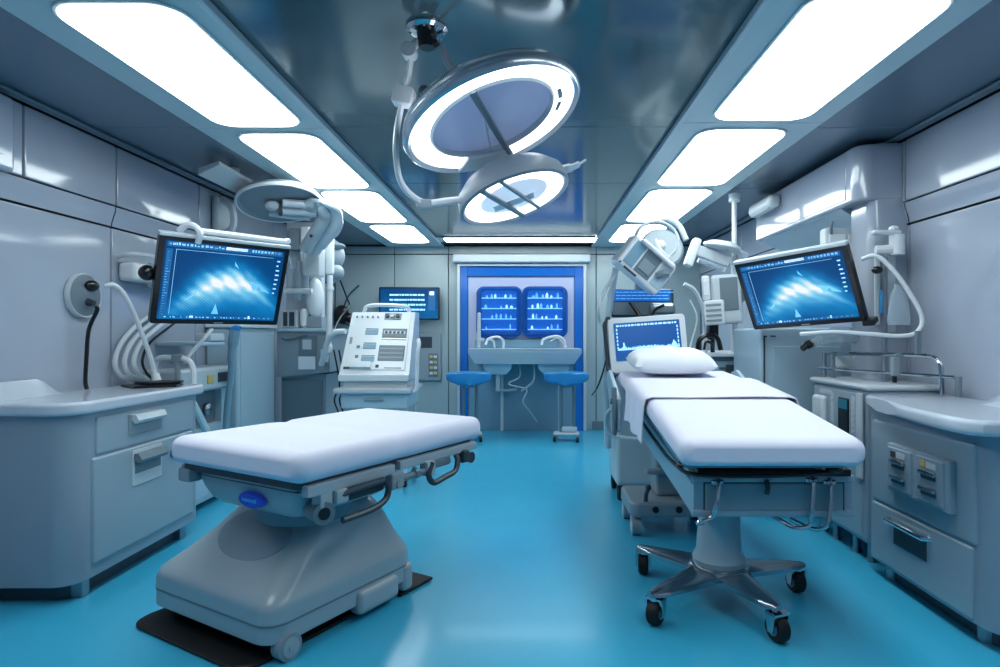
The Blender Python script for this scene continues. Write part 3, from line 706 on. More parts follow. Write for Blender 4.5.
for pts in ([(.895,2.87,.70),(.895,2.85,.66),(.88,2.84,.58),(.86,2.845,.52),(.80,2.86,.49),(.84,2.92,.47)], [(1.345,2.87,.71),(1.345,2.85,.68),(1.335,2.84,.58),(1.325,2.84,.49),(1.26,2.86,.47),(1.19,2.95,.50)], [(1.43,2.87,.70),(1.43,2.85,.66),(1.42,2.84,.56),(1.40,2.84,.48),(1.35,2.87,.46),(1.28,2.95,.48)]):
    b = MB(); b.tube(pts, .011); b.box(pts[0][0]-.03,pts[0][0]+.03,2.855,2.875,pts[0][2]-.03,pts[0][2]-.005,.006,1); part(b, 'drain_hook', 'chrome', t)
b = MB(); b.tube([(1.13,2.868,.69),(1.13,2.85,.66),(1.125,2.85,.63)], .012); part(b, 'pull_tab', 'dark', t)
# pedestal
hub = V((.985,3.13,0))
b = MB(); b.lathe([(.001,.20),(.13,.20),(.135,.23),(.115,.27),(.105,.42),(.11,.56),(.001,.56)], seg=36, M=T(hub.x,hub.y,0)); part(b, 'pedestal', 'cabdoor', t)
b = MB(); b.lathe([(.001,.13),(.10,.135),(.16,.165),(.15,.195),(.12,.21),(.001,.21)], seg=36, M=T(hub.x,hub.y,0)); part(b, 'hub', 'darksteel', t)
tips = [(1.115,2.735),(.59,2.86),(.655,3.47),(1.44,3.22)]
for tx, ty in tips:
    e = V((tx,ty,0)); d = (e-hub).normalized(); sd = V((-d.y,d.x,0)); Lg = (e-hub).length
    rings = []
    for i in range(9):
        f = i/8; p = hub+d*(Lg*f+.03*f); ww = .085*(1-f)+.032; zt = .215-.05*f**.7; th = .06-.03*f
        if i == 8: ww *= .6; th *= .7
        rings.append([p+sd*a*ww+V((0,0,zt-th+th*c)) for a, c in ((-1,.1),(-.7,0),(.7,0),(1,.1),(1,.6),(.6,1),(-.6,1),(-1,.6))])
    b = MB(); b.loft(rings); part(b, 'base_leg', 'darksteel', t, ang=50)
    b = MB(); o = d.angle(V((1,0,0)))
    cc = e+d*.0; ax = sd*.0+V((math.cos(tx*9),math.sin(tx*9)*.5,0)).normalized(); fw = V((-ax.y,ax.x,0))
    wc = cc+fw*.02+V((0,0,.06))
    b.lathe([(.024,-.028),(.052,-.028),(.06,-.019),(.06,.019),(.052,.028),(.024,.028)], seg=28, M=basis(fw, V((0,0,1)), ax, wc), closed=True); cs = part(b, 'caster', 'rubber', t)
    b = MB(); b.cyl(wc-ax*.030, wc+ax*.030, .03, seg=20); part(b, 'caster_hub', 'steel', cs)
    b = MB()
    for q in (-1,1): b.loft([[wc+ax*(q*.038+u)+fw*a+V((0,0,z)) for u, a in ((-.006,-hw),(.006,-hw),(.006,hw),(-.006,hw))] for z, hw in ((-.015,.016),(.04,.026),(.072,.032))])
    b.cyl(cc+V((0,0,.12)), cc+V((0,0,.16)), .016); b.loft([[wc+ax*(sx*.044)+fw*(sy*.032)+V((0,0,z)) for sx,sy in ((-1,-1),(1,-1),(1,1),(-1,1))] for z in (.064,.074)]); part(b, 'caster_fork', 'chrome', cs)
# rear support
b = MB(); b.slab(rrect(.62,.50,.06,6,1.0,4.36), .13, .235, .02, 3); part(b, 'rear_base', 'grey', t)
b = MB(); b.box(.90,1.15,4.28,4.50,.23,.72,.03,3); b.box(.82,1.0,4.22,4.30,.40,.44,.02,2); part(b, 'rear_column', 'grey', t)
for x, y in ((.735,4.17),(1.24,4.17),(.735,4.55),(1.24,4.55)):
    b = MB(); b.cyl((x-.03,y,.062),(x+.03,y,.062),.062,seg=28); c = part(b, 'rear_caster', 'grey', t)
    b = MB(); b.cyl((x-.034,y,.062),(x+.034,y,.062),.036,seg=20); b.box(x-.036,x+.036,y-.02,y+.02,.07,.14,.01,2); part(b, 'caster_hub', 'offwhite', c)
for x in (.86,1.02):
    b = MB(); b.cyl((x,4.10,.19),(x,4.125,.19),.022); part(b, 'lock_knob', 'black', t)
b = MB(); b.tube([(.80,4.15,.235),(.80,4.13,.29),(.815,4.13,.33)], .014); b.ball((.815,4.13,.335),.02); part(b, 'pedal', 'dark', t)
# head-end side panels and handle
for x in (.61, 1.575):
    b = MB(); b.slab([(4.08,.74),(4.12,.72),(4.5,.86),(4.68,1.04),(4.66,1.10),(4.55,1.12),(4.10,.945)], x-.015, x+.015, .008, 2, M=Matrix(((0,0,1,0),(1,0,0,0),(0,1,0,0),(0,0,0,1)))); part(b, 'side_guard', 'pale', t)
b = MB(); b.box(.565,.592,4.08,4.16,.70,1.03,.01,2); b.cyl((.565,4.12,.93),(.55,4.12,.93),.02); part(b, 'guard_post', 'mid', t)
b = MB(); b.tube([(.66,4.55,.86),(.60,4.7,.76),(.62,4.75,.62),(.74,4.7,.58),(.95,4.5,.60)], .016); part(b, 'side_tube', 'offwhite', t)
# pillow and folded draw sheet lie on the bed
b = MB()
pts_t, pts_b = [], []
nx, ny = 25, 19
def pil(i,j,s):
    u = -1+2*i/(nx-1); v = -1+2*j/(ny-1)
    f = max(0,(1-abs(u)**3.2))**.55*max(0,(1-abs(v)**3.0))**.55
    px_ = .295*u*(1-.06*(1-abs(v))*0-.05*abs(v)**4); py_ = .24*v*(1-.05*abs(u)**4)
    wr = .008*math.sin(9*u+5*v)*f
    return V((1.01+px_, 4.33+py_, 1.128+.185*py_*.55 + (s*.10*f+ (.085 if True else 0)*.75 + (wr if s > 0 else 0))))
top = [[pil(i,j,1) for i in range(nx)] for j in range(ny)]
bot = [[pil(i,j,-.75) for i in range(nx)] for j in range(ny)]
b.surf(top); b.surf(bot); bmesh.ops.remove_doubles(b.bm, verts=b.bm.verts, dist=.0008)
pl = solo(b, 'pillow', 'pillow', 'plump white pillow at the head of the right bed', 'pillow', ang=80)
b = MB()
rows = []
def ztop(y):
    st = [(2.70,.92),(3.5,1.025),(4.0,1.075),(4.62,1.11)]
    for (a,za),(c,zc) in zip(st, st[1:]):
        if y <= c: return za+(zc-za)*(y-a)/(c-a)
    return 1.11
for i in range(13):
    y = 3.42+.62*i/12; z = ztop(y)+.020
    row = [V((.634-.008*math.sin(i*1.3), y, z-.27+.012*math.sin(i*.9))), V((.638+.006*math.sin(i*1.7), y, z-.16)), V((.643, y, z-.06)), V((.656,y,z-.012)), V((.70,y,z))]
    row += [V((x, y, z+.004*math.sin(i*2+x*6))) for x in (.9,1.1,1.3)]
    row += [V((1.48,y,z)), V((1.524,y,z-.012)), V((1.537,y,z-.06)), V((1.54,y,z-.14))]
    rows.append(row)
b.surf(rows, thick=.006)
solo(b, 'draw_sheet', 'sheet', 'white folded draw sheet laid across the right bed below the pillow', 'sheet', ang=60)

# ------------------------------------------------------------------ right front cabinet
t = thing('storage_cabinet', 'curved grey cabinet with small drawers and bulging pale worktop, nearest on the right wall', 'cabinet', (2.25, 3.05, 0))
b = MB(); XF = 2.0
def outR(x1, y0, y1, r, xw, bulge=0, n=10):
    o = [(xw,y1),(xw,y0)]
    for i in range(n+1):
        a = math.radians(-90-90*i/n); o.append((x1+r+r*math.cos(a), y0+r+r*math.sin(a)))
    for i in range(1, n+1):
        f = i/n; y = y0+r+(y1-.03-y0-r)*f; o.append((x1-bulge*math.sin(math.pi*min(1,f*1.0)), y))
    o.append((x1+.02,y1)); return o
b.slab(outR(XF, 2.56, 3.55, .11, XR-.005), .085, .965, .008, 2); part(b, 'body', 'cab', t)
b = MB(); b.slab([(XR-.005,3.60),(XR-.005,2.47),(1.95,2.47),(1.88,2.49),(1.842,2.54),(1.832,2.62),(1.838,2.74),(1.855,2.9),(1.882,3.06),(1.915,3.22),(1.95,3.38),(1.985,3.53),(2.0,3.58),(2.02,3.60)], .96, 1.03, .022, 3); part(b, 'worktop', 'top', t)
b = MB(); b.loft([[V((x, y, 1.028+z*f)) for x, z in ((XR-.006,0),(XR-.006,.16),(XR-.03,.16),(XR-.12,.03),(XR-.2,.0))] for y, f in ((2.48,1),(2.9,1),(3.0,1),(3.08,.55),(3.15,.05))]); part(b, 'backsplash', 'top', t)
b = MB(); b.slab(outR(2.06, 2.64, 3.5, .08, XR-.05), .004, .09); part(b, 'plinth', 'dark', t)
for y in (2.72, 3.42):
    b = MB(); b.cyl((2.07,y,0),(2.07,y,.09),.035); part(b, 'foot', 'steel', t)
b = MB(); b.box(XF-.014,XF+.02,2.68,3.49,.44,.90,.02,3); d = part(b, 'upper_front', 'cabdoor', t)
b = MB(); b.box(XF-.05,XF-.008,2.79,3.29,.545,.80,.012,2); dp = part(b, 'drawer_block', 'cabdoor', t)
for k, y0 in enumerate((2.82, 3.06)):
    b = MB(); b.box(XF-.058,XF-.045,y0,y0+.205,.565,.785,.006,1); dr = part(b, 'small_drawer', 'cab', t)
    for z in (.60,.68):
        b = MB(); b.box(XF-.064,XF-.056,y0+.05,y0+.16,z,z+.045,.004,1); part(b, 'recess', 'dark', dr)
        b = MB(); b.box(XF-.078,XF-.058,y0+.045,y0+.165,z+.022,z+.045,.008,2); part(b, 'handle', 'chrome', dr)
    b = MB(); b.box(XF-.061,XF-.056,y0+.05,y0+.12,.735,.765); b.mi = 1; b.box(XF-.061,XF-.056,y0+.13,y0+.17,.735,.765); part(b, 'label_plate', ['offwhite','yellow' if k == 0 else 'dark'], dr)
b = MB(); b.box(XF-.016,XF+.02,2.70,3.49,.10,.43,.014,3); d = part(b, 'drawer', 'cabdoor', t)
b = MB(); b.box(XF-.022,XF-.012,3.0,3.27,.25,.36,.01,2); part(b, 'handle_recess', 'dark', d)
b = MB(); b.tube([(XF-.01,2.98,.37),(XF-.045,2.99,.37),(XF-.045,3.30,.37),(XF-.01,3.31,.37)], .013, smooth=False); part(b, 'handle', 'chrome', d)

# second unit on the right
t = thing('equipment_cabinet', 'grey equipment cabinet with dark display strip and bottle holder beside the curved cabinet', 'cabinet', (2.27, 3.95, 0))
XF = 2.045
b = MB(); b.box(XF,XR-.005,3.62,4.34,.11,1.05,.03,3); part(b, 'body', 'cab', t)
b = MB(); b.box(XF-.02,XR-.005,3.61,4.36,1.045,1.085,.02,3); part(b, 'top_cover', 'offwhite', t)
b = MB(); b.box(XF-.012,XF+.02,3.68,4.30,.14,.60,.014,2); part(b, 'lower_door', 'cabdoor', t)
b = MB(); b.box(XF-.012,XF+.02,3.68,4.30,.62,1.03,.014,2); f2 = part(b, 'front_panel', 'cabdoor', t)
b = MB(); b.box(XF-.02,XF-.008,3.82,3.95,.64,.98,.006,1); part(b, 'display_strip', 'black', f2)
b = MB(); b.box(XF-.024,XF-.018,3.83,3.94,.91,.97); part(b, 'display_light', 'teal', f2)
b = MB(); b.box(XF-.03,XF-.005,3.66,3.72,.50,1.03,.012,2); part(b, 'edge_column', 'offwhite', t)
b = MB(); b.box(XF-.014,XF-.011,3.755,3.795,.64,1.0)
for k in range(9): b.box(XF-.018,XF-.010,3.76,3.79,.66+.036*k,.675+.036*k)
part(b, 'markings', 'offwhite', f2)
b = MB(); b.box(XF-.014,XF-.011,4.015,4.055,.64,1.0)
for k in range(9): b.box(XF-.018,XF-.010,4.02,4.05,.66+.036*k,.675+.036*k)
part(b, 'markings', 'offwhite', f2)
b = MB(); b.box(XF-.018,XF-.010,4.03,4.2,.985,1.01); part(b, 'marking_strip', 'offwhite', f2)
b = MB(); b.box(XF-.055,XF-.005,4.10,4.25,.66,.97,.03,3); part(b, 'dispenser', 'white', t)
b = MB(); b.box(XF-.058,XF-.05,4.115,4.235,.67,.80,.01,2); part(b, 'dispenser_window', 'mid', t)
for y in (3.68, 3.85, 4.1, 4.27):
    b = MB(); b.cyl((XF+.05,y,0),(XF+.05,y,.12),.022); b.cyl((XF+.05,y,0),(XF+.05,y,.02),.032); part(b, 'foot', 'steel', t)
# ------------------------------------------------------------------ right wall built-ins
b = MB()
o = [(XR-.002,4.22),(XR-.002,3.97)]
for i in range(7):
    a = math.radians(-90-90*i/6); o.append((2.26+.07+.07*math.cos(a), 3.97+.07+.07*math.sin(a)))
o.append((2.26,4.22)); b.slab(o, .0, 2.655); struct(b, 'trim_8', 'wall')
t = thing('overhead_cabinet', 'long pale overhead cabinet with rounded end under the ceiling on the right wall', 'cabinet', (2.33,4.9,2.27))
b = MB(); o = [(XR-.035,5.75),(XR-.035,3.965)]
for i in range(9):
    a = math.radians(-90-90*i/8); o.append((2.17+.10+.10*math.cos(a), 3.965+.10+.10*math.sin(a)))
o += [(2.17,5.75)]
b.slab(o, 2.28, 2.655, .02, 3); part(b, 'body', 'wall', t)
b = MB(); b.box(2.166,2.176,4.12,5.70,2.31,2.64,.004,1); part(b, 'door', 'wall', t)
b = MB(); b.loft([[V((x,y,z)) for x, z in ((2.20,2.282),(XR-.036,2.282),(XR-.036,2.16),(2.40,2.18),(2.28,2.23))] for y in (4.25,5.7)]); part(b, 'under_cove', 'pale', t)
t = thing('wall_lamp', 'small white lamp box on the far end of the overhead cabinet at right', 'lamp', (2.12,5.5,2.50))
b = MB(); b.box(2.05,2.160,5.15,5.66,2.49,2.60,.04,3); part(b, 'housing', 'white', t)
b = MB(); b.box(2.06,2.12,5.2,5.6,2.478,2.495,.006,1); part(b, 'diffuser', 'offwhite', t)
t = thing('wall_box', 'white wall-mounted box behind the right monitor below the overhead cabinet', 'wall box', (2.3,4.4,1.55))
b = MB(); b.box(2.10,XR-.01,4.26,4.36,1.52,2.15,.02,3); part(b, 'body', 'offwhite', t)
b = MB(); b.box(2.12,2.24,4.25,4.27,1.56,2.10,.008,2); b.box(2.26,2.40,4.25,4.27,1.85,2.10,.008,2); part(b, 'door', 'white', t)
b = MB(); b.tube([(2.14,4.26,2.1),(2.13,4.24,2.16),(2.17,4.3,2.2)], .01); part(b, 'hook', 'mid', t)

# white tall cabinet behind the right monitor
t = thing('side_cabinet', 'tall pale blue cabinet standing behind and below the right monitor', 'cabinet', (2.12,4.9,0))
b = MB(); b.box(1.76,XR-.01,4.6,5.2,.06,1.44,.02,3); part(b, 'body', 'pale', t)
b = MB(); b.box(1.86,2.38,4.588,4.605,.10,1.30,.01,2); d = part(b, 'door', 'pale', t)
b = MB(); b.box(1.79,1.80,4.592,4.602,1.0,1.38); b.box(1.79,1.815,4.592,4.602,1.37,1.38); b.box(1.84,1.88,4.59,4.602,1.372,1.382); part(b, 'slot', 'dark', t)
b = MB(); b.box(1.80,XR-.02,4.64,5.16,0,.065); part(b, 'plinth', 'dark', t)
# right far counter with shelf
t = thing('wall_counter', 'pale counter with grey drawers left of the tall pale cabinet, far right wall', 'counter', (1.95,5.7,0))
b = MB(); b.box(1.56,XR-.01,5.4,6.3,.06,1.19,.015,2); part(b, 'body', 'niche', t)
b = MB(); b.box(1.49,XR-.01,5.33,6.34,1.19,1.225,.012,2); part(b, 'countertop', 'white', t)
for k in range(3):
    b = MB(); b.box(1.60,2.0,5.388,5.405,.85-.35*k,1.15-.35*k,.01,2); d = part(b, 'drawer', 'pale', t)
    b = MB(); b.box(1.70,1.90,5.375,5.39,1.08-.35*k,1.10-.35*k,.005,1); part(b, 'handle', 'steel', d)
b = MB(); b.cyl((1.80,5.36,.99),(1.80,5.36,1.12),.05); part(b, 'canister', 'dark', t)
# ceiling pole with instruments
t = thing('ceiling_pole', 'slim white pole from the ceiling down to the far right counter', 'pole', (1.86,5.46,1.228))
b = MB(); b.cyl((1.86,5.46,1.228),(1.86,5.46,2.1),.03); b.cyl((1.86,5.46,2.1),(1.86,5.46,2.668),.022); part(b, 'pole', 'white', t)
b = MB(); b.cyl((1.86,5.46,2.60),(1.86,5.46,2.668),.05); part(b, 'ceiling_flange', 'white', t)
b = MB(); b.cyl((1.86,5.46,2.02),(1.86,5.46,2.10),.036); part(b, 'collar', 'offwhite', t)
t = thing('exam_lamp', 'small white round examination lamp on the slim ceiling pole at right', 'lamp', (1.72,5.3,2.15))
b = MB(); b.lathe([(.001,.05),(.10,.045),(.16,.015),(.165,0),(.15,-.012),(.001,-.01)], seg=36, M=T(1.70,5.32,2.17) @ Matrix.Rotation(.18,4,'Y') @ Matrix.Rotation(.1,4,'X')); part(b, 'lamp_head', 'white', t)
b = MB(); b.tube([(1.76,5.34,2.17),(1.84,5.38,2.14),(1.95,5.4,2.1)], .03); part(b, 'arm', 'offwhite', t)
t = thing('patient_monitor', 'tilted white patient monitor with grey screen clamped to slim ceiling pole', 'patient monitor', (1.72,5.35,1.55))
Mx = T(1.73,5.30,1.72) @ Matrix.Rotation(-.25,4,'Z') @ Matrix.Rotation(-.06,4,'Y')
b = MB(); b.box(-.12,.13,-.05,.07,-.24,.20,.03,3,M=Mx); part(b, 'housing', 'offwhite', t)
b = MB(); b.box(-.05,.10,-.058,-.045,-.12,.17,.01,2,M=Mx); part(b, 'screen', 'mid', t)
b = MB(); b.box(-.20,-.13,-.06,.02,-.02,.20,.02,2,M=Mx); b.box(-.19,-.14,-.065,-.055,.02,.16,.008,1,M=Mx); part(b, 'side_module', 'white', t)
b = MB(); b.box(-.20,-.02,-.08,.05,-.24,-.02,.02,2,M=Mx); part(b, 'lower_module', 'white', t)
b = MB(); 
for k in range(4): b.box(-.18,-.05,-.086,-.078,-.21+.045*k,-.19+.045*k,M=Mx)
part(b, 'keys', 'grey', t)
b = MB(); b.box(.10,.16,.03,.12,-.05,.05,.01,1,M=Mx); part(b, 'pole_mount', 'mid', t)
t = thing('infusion_pump', 'white ribbed infusion unit above the patient monitor on the slim pole', 'infusion pump', (1.65,5.4,1.98))
Mx = T(1.61,5.34,2.09) @ Matrix.Rotation(.35,4,'Y')
b = MB(); b.box(-.15,.17,-.05,.05,-.05,.05,.02,2,M=Mx); part(b, 'body', 'offwhite', t)
b = MB(); b.box(-.20,-.13,-.06,.06,-.16,.10,.02,2,M=Mx); part(b, 'end_cap', 'white', t)
b = MB(); b.cyl((-.1,-.03,-.08),(.15,-.03,-.08),.025,M=Mx); part(b, 'syringe', 'clear', t)
t = thing('scope_stand', 'curved white instrument arm standing on the far right counter behind the bed', 'instrument arm', (1.45,5.5,1.25))
b = MB(); b.tube([P(684,284,5.6),P(694,290,5.6),P(702,306,5.6),P(705,325,5.6),P(705,338,5.6)], .03, flat=.7); b.cyl(P(705,336,5.6), P(705,352,5.6), .022); part(b, 'arm', 'white', t)
b = MB(); b.tube([P(690,300,5.5),P(697,318,5.5),P(692,340,5.5),P(688,354,5.48)], .008); part(b, 'tube', 'tubing', t)
t = thing('headset', 'black looped headset standing on the far right counter', 'headset', (1.62,5.42,1.227))
b = MB(); c0 = P(708,352,5.42)
b.tube([P(698,351,5.37),P(699,341,5.37),P(707,335,5.37),P(717,338,5.37),P(721,350,5.37)], .022, res=8); part(b, 'band', 'black', t)
b = MB(); b.tube([P(704,350,5.38),P(706,342,5.38),P(712,344,5.38),P(713,351,5.38)], .012); part(b, 'inner_band', 'black', t)
b = MB(); b.box(1.62,1.71,5.42,5.52,1.34,1.50,.02,2); b.cyl((1.665,5.47,1.228),(1.665,5.47,1.35),.02); part(b, 'receiver', 'black', t)
b = MB(); b.tube([P(744,352,5.4),P(748,346,5.4),P(756,335,5.4),P(757,322,5.4)], .008); solo(b, 'cable', 'black', 'thin black cable rising from the far right counter beside the pole', 'cable')

# suction and rail fittings above the second unit
t = thing('support_rail', 'chrome two-bar rail frame above the right equipment cabinet', 'rail', (2.25,3.95,1.09))
a0, a1, a2 = V((2.10,4.28,1.26)), V((2.36,3.58,1.262)), V((2.39,3.50,1.22))
b = MB(); b.tube([a0, a0+(a1-a0)*.5, a1, a2, V((2.395,3.49,1.10)), V((2.395,3.49,1.035))], .014, res=5); part(b, 'upper_bar', 'chrome', t)
b = MB(); b.tube([(2.07,4.30,1.15),(2.42,3.42,1.145)], .011, smooth=False); part(b, 'lower_bar', 'chrome', t)
for f, z0, z1 in ((.0,1.088,1.27),(.1,1.088,1.25)):
    p = a0+(a1-a0)*f; b = MB(); b.cyl((p.x,p.y,z0),(p.x,p.y,z1),.016); part(b, 'post', 'steel', t)
b = MB(); b.cyl((2.43,3.40,1.035),(2.43,3.40,1.15),.016); part(b, 'post', 'steel', t)
b = MB(); b.box(2.13,2.33,4.18,4.20,1.16,1.235,.01,2); part(b, 'panel', 'offwhite', t)
b = MB(); b.box(2.25,2.30,3.72,3.76,1.13,1.25,.008,1); part(b, 'clip', 'grey', t)
b = MB(); b.box(2.26,2.285,3.73,3.75,1.09,1.14,.004,1); part(b, 'clip_end', 'black', t)
t = thing('suction_boom', 'white jointed arm and vertical rail on the pilaster beside the right monitor', 'wall arm', (2.33,3.86,1.35))
b = MB(); b.box(2.33,2.40,3.93,3.965,1.40,1.98,.012,2); b.box(2.27,2.30,3.94,3.965,1.45,1.92,.006,1); part(b, 'rail', 'offwhite', t)
b = MB(); b.cyl((2.36,3.86,1.90),(2.36,3.86,2.03),.045); b.box(2.20,2.38,3.83,3.89,2.03,2.06,.015,2); b.ball((2.34,3.86,2.07),(.03,.03,.02)); part(b, 'joint', 'white', t)
b = MB(); b.tube([(2.34,3.86,1.94),(2.30,3.865,1.935),(2.235,3.88,1.935)], .03, flat=1.0); part(b, 'arm', 'white', t)
b = MB(); b.cyl((2.297,3.88,1.0+.09),(2.297,3.88,1.90),.014); part(b, 'pole', 'steel', t)
b = MB(); b.ball((2.21,3.82,1.80),(.035,.03,.025)); part(b, 'knob', 'black', t)
b = MB(); b.tube([P(862,259,3.86),P(876,256,3.8),P(893,270,3.75),P(912,297,3.7),P(922,318,3.68),P(917,332,3.68),P(900,336,3.72),P(870,334,3.8),P(835,332,3.9),P(800,334,4.0)], .014, res=8); solo(b, 'suction_hose', 'tubing', 'thick white hose curving in a loop right of the right monitor', 'hose')
b = MB(); b.lathe([(.001,0),(.07,0),(.075,.04),(.05,.2),(.03,.23),(.03,.26),(.001,.26)], seg=24, M=T(2.33,3.79,1.45), sy=.4); o_ = solo(b, 'fluid_bag', 'clear', 'translucent grey fluid bottle hanging on the pole right of the right monitor', 'fluid bottle')
t = thing('dispenser_bottle', 'small blue-grey wall bottle with yellow label on the pilaster at right', 'bottle', (2.31,3.92,1.55))
b = MB(); b.box(2.29,2.33,3.905,3.938,1.52,1.68,.012,2); part(b, 'bottle', 'seat', t)
b = MB(); b.box(2.295,2.325,3.898,3.906,1.60,1.66,.003,1); part(b, 'paper_label', 'yellow', t)
b = MB(); b.cyl(P(918,354,3.56),P(918,331,3.56),.018); solo(b, 'rail_socket', 'steel', 'short steel post standing up from the chrome rail below the white hose loop', 'post')
# dangling scope handle below the right monitor
t = thing('probe_holder', 'translucent hood with black tip below the lower edge of the right monitor', 'probe', (1.95,4.25,1.38))
b = MB(); b.tube([P(812,344,4.2),P(822,338,4.2),P(840,335,4.18),P(862,338,4.16),P(872,345,4.15)], [.03,.05,.06,.05,.03]); part(b, 'hood', 'clear', t)
b = MB(); b.tube([P(802,349,4.2),P(808,345,4.2),P(816,341,4.2)], [.022,.03,.018]); part(b, 'tip', 'black', t)

# ------------------------------------------------------------------ ultrasound cart behind the bed head
t = thing('ultrasound_cart', 'white ultrasound cart with lit blue screen behind the bed pillow', 'ultrasound machine', (.98,5.15,0))
b = MB(); b.box(.72,1.22,5.0,5.5,.12,1.02,.04,3); part(b, 'body', 'offwhite', t)
for x in (.76,1.18):
    for y in (5.06,5.44):
        b = MB(); b.cyl((x-.02,y,.06),(x+.02,y,.06),.06); part(b, 'caster', 'rubber', t)
Mx = T(.965,4.93,1.315) @ Matrix.Rotation(math.radians(-4),4,'Y') @ Matrix.Rotation(-.12,4,'X')
b = MB(); b.slab(rrect(.64,.45,.03,4), -.03, .03, .008, 2, M=Mx @ Matrix.Rotation(math.pi/2,4,'X')); part(b, 'monitor_housing', 'white', t)
b = MB(); b.slab(rrect(.68,.50,.05,5), -.04, .005, .01, 2, M=Mx @ T(-.01,.02,-.02) @ Matrix.Rotation(math.pi/2,4,'X')); part(b, 'monitor_back', 'dark', t)
XS = Mx @ T(0,-.031,.025) @ Matrix.Rotation(math.pi/2,4,'X')
b = MB(); b.slab(rrect(.54,.31,.006,2), 0,.003, M=XS); sc = part(b, 'screen', mat('ultrasound_blue','#03204a',.3,emis=.75,ecol='#0f62b4'), t)
b = MB(); R = random.Random(9); q = []
for i in range(100):
    x = -.25+.5*i/99; h_ = .010+.055*(math.exp(-((x+.2)/.012)**2)+math.exp(-((x-.21)/.016)**2))*(.5+.5*R.random())+.014*R.random()+.01*math.exp(-(x/.15)**2)
    b.box(x, x+.0052, -.07, -.07+h_, .0031,.004, M=XS)
part(b, 'waveform', 'ui', sc)
b = MB(); x = -.25
while x < .24: d = R.uniform(.01,.03); b.box(x,x+d,.125,.14,.0031,.004,M=XS); x += d+.008
part(b, 'status_line', 'ui', sc)
for s_ in (-1,1):
    b = MB()
    for k in range(6): b.box(s_*.248-.005,s_*.248+.005,-.06+.03*k,-.04+.03*k,.0031,.004,M=XS)
    part(b, 'scale_marks', 'ui', sc)
if 0: b.box(.24,.255,-.06+.03*k,-.05+.03*k,.0031,.004,M=XS)
b = MB(); b.tube([P(610,318,4.9),P(606,322,4.9),P(607,360,4.9),P(611,372,4.86),P(624,377,4.8)], .012); part(b, 'frame_edge', 'dark', t)
b = MB(); b.box(.70,1.22,4.62+.15,5.0,.99,1.06,.03,3); part(b, 'keyboard_shelf', 'grey', t)
# upper screen on the same cart
b = MB(); b.box(.71,1.26,5.24,5.30,1.54,1.79,.02,2); part(b, 'upper_monitor', 'dark', t)
b = MB(); b.box(.725,1.225,5.232,5.242,1.68,1.78,.004,1); us = part(b, 'upper_screen', mat('upper_screen_blue','#1d5fb0',.2,emis=.55,ecol='#2a78d4'), t)
for k in range(3):
    x = .75; b = MB()
    while x < 1.2: d = R.uniform(.02,.06); b.box(x,x+d,5.229,5.232,1.70+.028*k,1.706+.028*k); x += d+.008
    part(b, 'text_line', 'echo', us)
b = MB(); b.box(.72,1.24,5.20,5.235,1.56,1.67,.01,2); part(b, 'keypad_bar', 'grey', t)
b = MB(); b.tube([P(630,302,5.12),P(636,310,5.1),P(641,318,5.08),P(644,322,5.06)], .02); b.tube([P(650,322,5.06),P(655,310,5.1),P(664,305,5.12)], .012); part(b, 'clamp', 'black', t)
b = MB(); b.cyl((.98,5.38,1.0),(.98,5.38,1.745),.05); part(b, 'column', 'grey', t)
# handheld scanner in a bag on top
b = MB(); b.box(1.03,1.25,5.13,5.19,1.555,1.66,.03,3); solo(b, 'scanner_pouch', 'steel', 'shiny silver pouch lying in front of the upper screen of the ultrasound cart', 'pouch')

# boxy imaging head above it
t = thing('imaging_head', 'tilted white imaging head with grey panels and round disc above the ultrasound screen', 'imaging head', mtx=T(0,0,0))
c = P(643,265,4.98)
Mh = T(c.x,c.y,c.z) @ Matrix.Rotation(math.radians(38),4,'Y') @ Matrix.Rotation(math.radians(12),4,'Z')
b = MB(); b.box(-.225,.225,-.10,.10,-.145,.145,.03,3,M=Mh); hs = part(b, 'housing', 'white', t)
for x0, x1, m in ((-.19,-.09,'niche'),(-.075,.08,'mid')):
    b = MB(); b.box(x0,x1,-.108,-.096,-.10,.11,.008,2,M=Mh); part(b, 'panel', m, hs)
b = MB(); b.box(-.06,.06,-.116,-.106,-.07,.03,.006,1,M=Mh); part(b, 'inner_screen', 'grey', hs)
b = MB(); b.box(-.17,.19,-.15,-.09,.105,.145,.02,2,M=Mh); part(b, 'grip_bar', 'white', hs)
b = MB(); b.box(.10,.20,-.108,-.096,-.10,.10,.02,2,M=Mh); part(b, 'pad', 'pale', hs)
b = MB(); b.tube([(.12,-.11,-.02),(.14,-.13,.03),(.18,-.13,.05)], .03, M=Mh); part(b, 'latch', 'mid', hs)
b = MB(); b.box(-.15,-.02,-.108,-.098,-.138,-.122,M=Mh); b.cyl((-.20,-.106,-.12),(-.20,-.10,-.12),.008,M=Mh); part(b, 'slot', 'dark', hs)
b = MB(); b.lathe([(.001,-.03),(.17,-.03),(.19,-.01),(.19,.03),(.17,.05),(.001,.05)], seg=44, M=basis(V((1,0,0)),V((0,.3,.954)).normalized(),V((0,-.954,.3)).normalized(),P(661,250,5.25))); dk = part(b, 'disc', 'grey', t)
b = MB(); b.lathe([(.19,-.012),(.2,.02),(.205,.04),(.18,.07),(.17,.06)], seg=44, closed=True, M=basis(V((1,0,0)),V((0,.3,.954)).normalized(),V((0,-.954,.3)).normalized(),P(656,243,5.28))); part(b, 'disc_rim', 'offwhite', dk)
b = MB(); b.tube([P(655,222,5.35), P(667,219,5.34), P(679,226,5.32), P(686,240,5.3)], .045, flat=.6); part(b, 'arm_cover', 'white', t)
b = MB(); b.ball(P(660,246,5.08), (.05,.04,.05)); b.tube([P(655,240,5.02),P(660,250,5.0),P(668,258,5.02)], .02); part(b, 'pivot', 'offwhite', t)
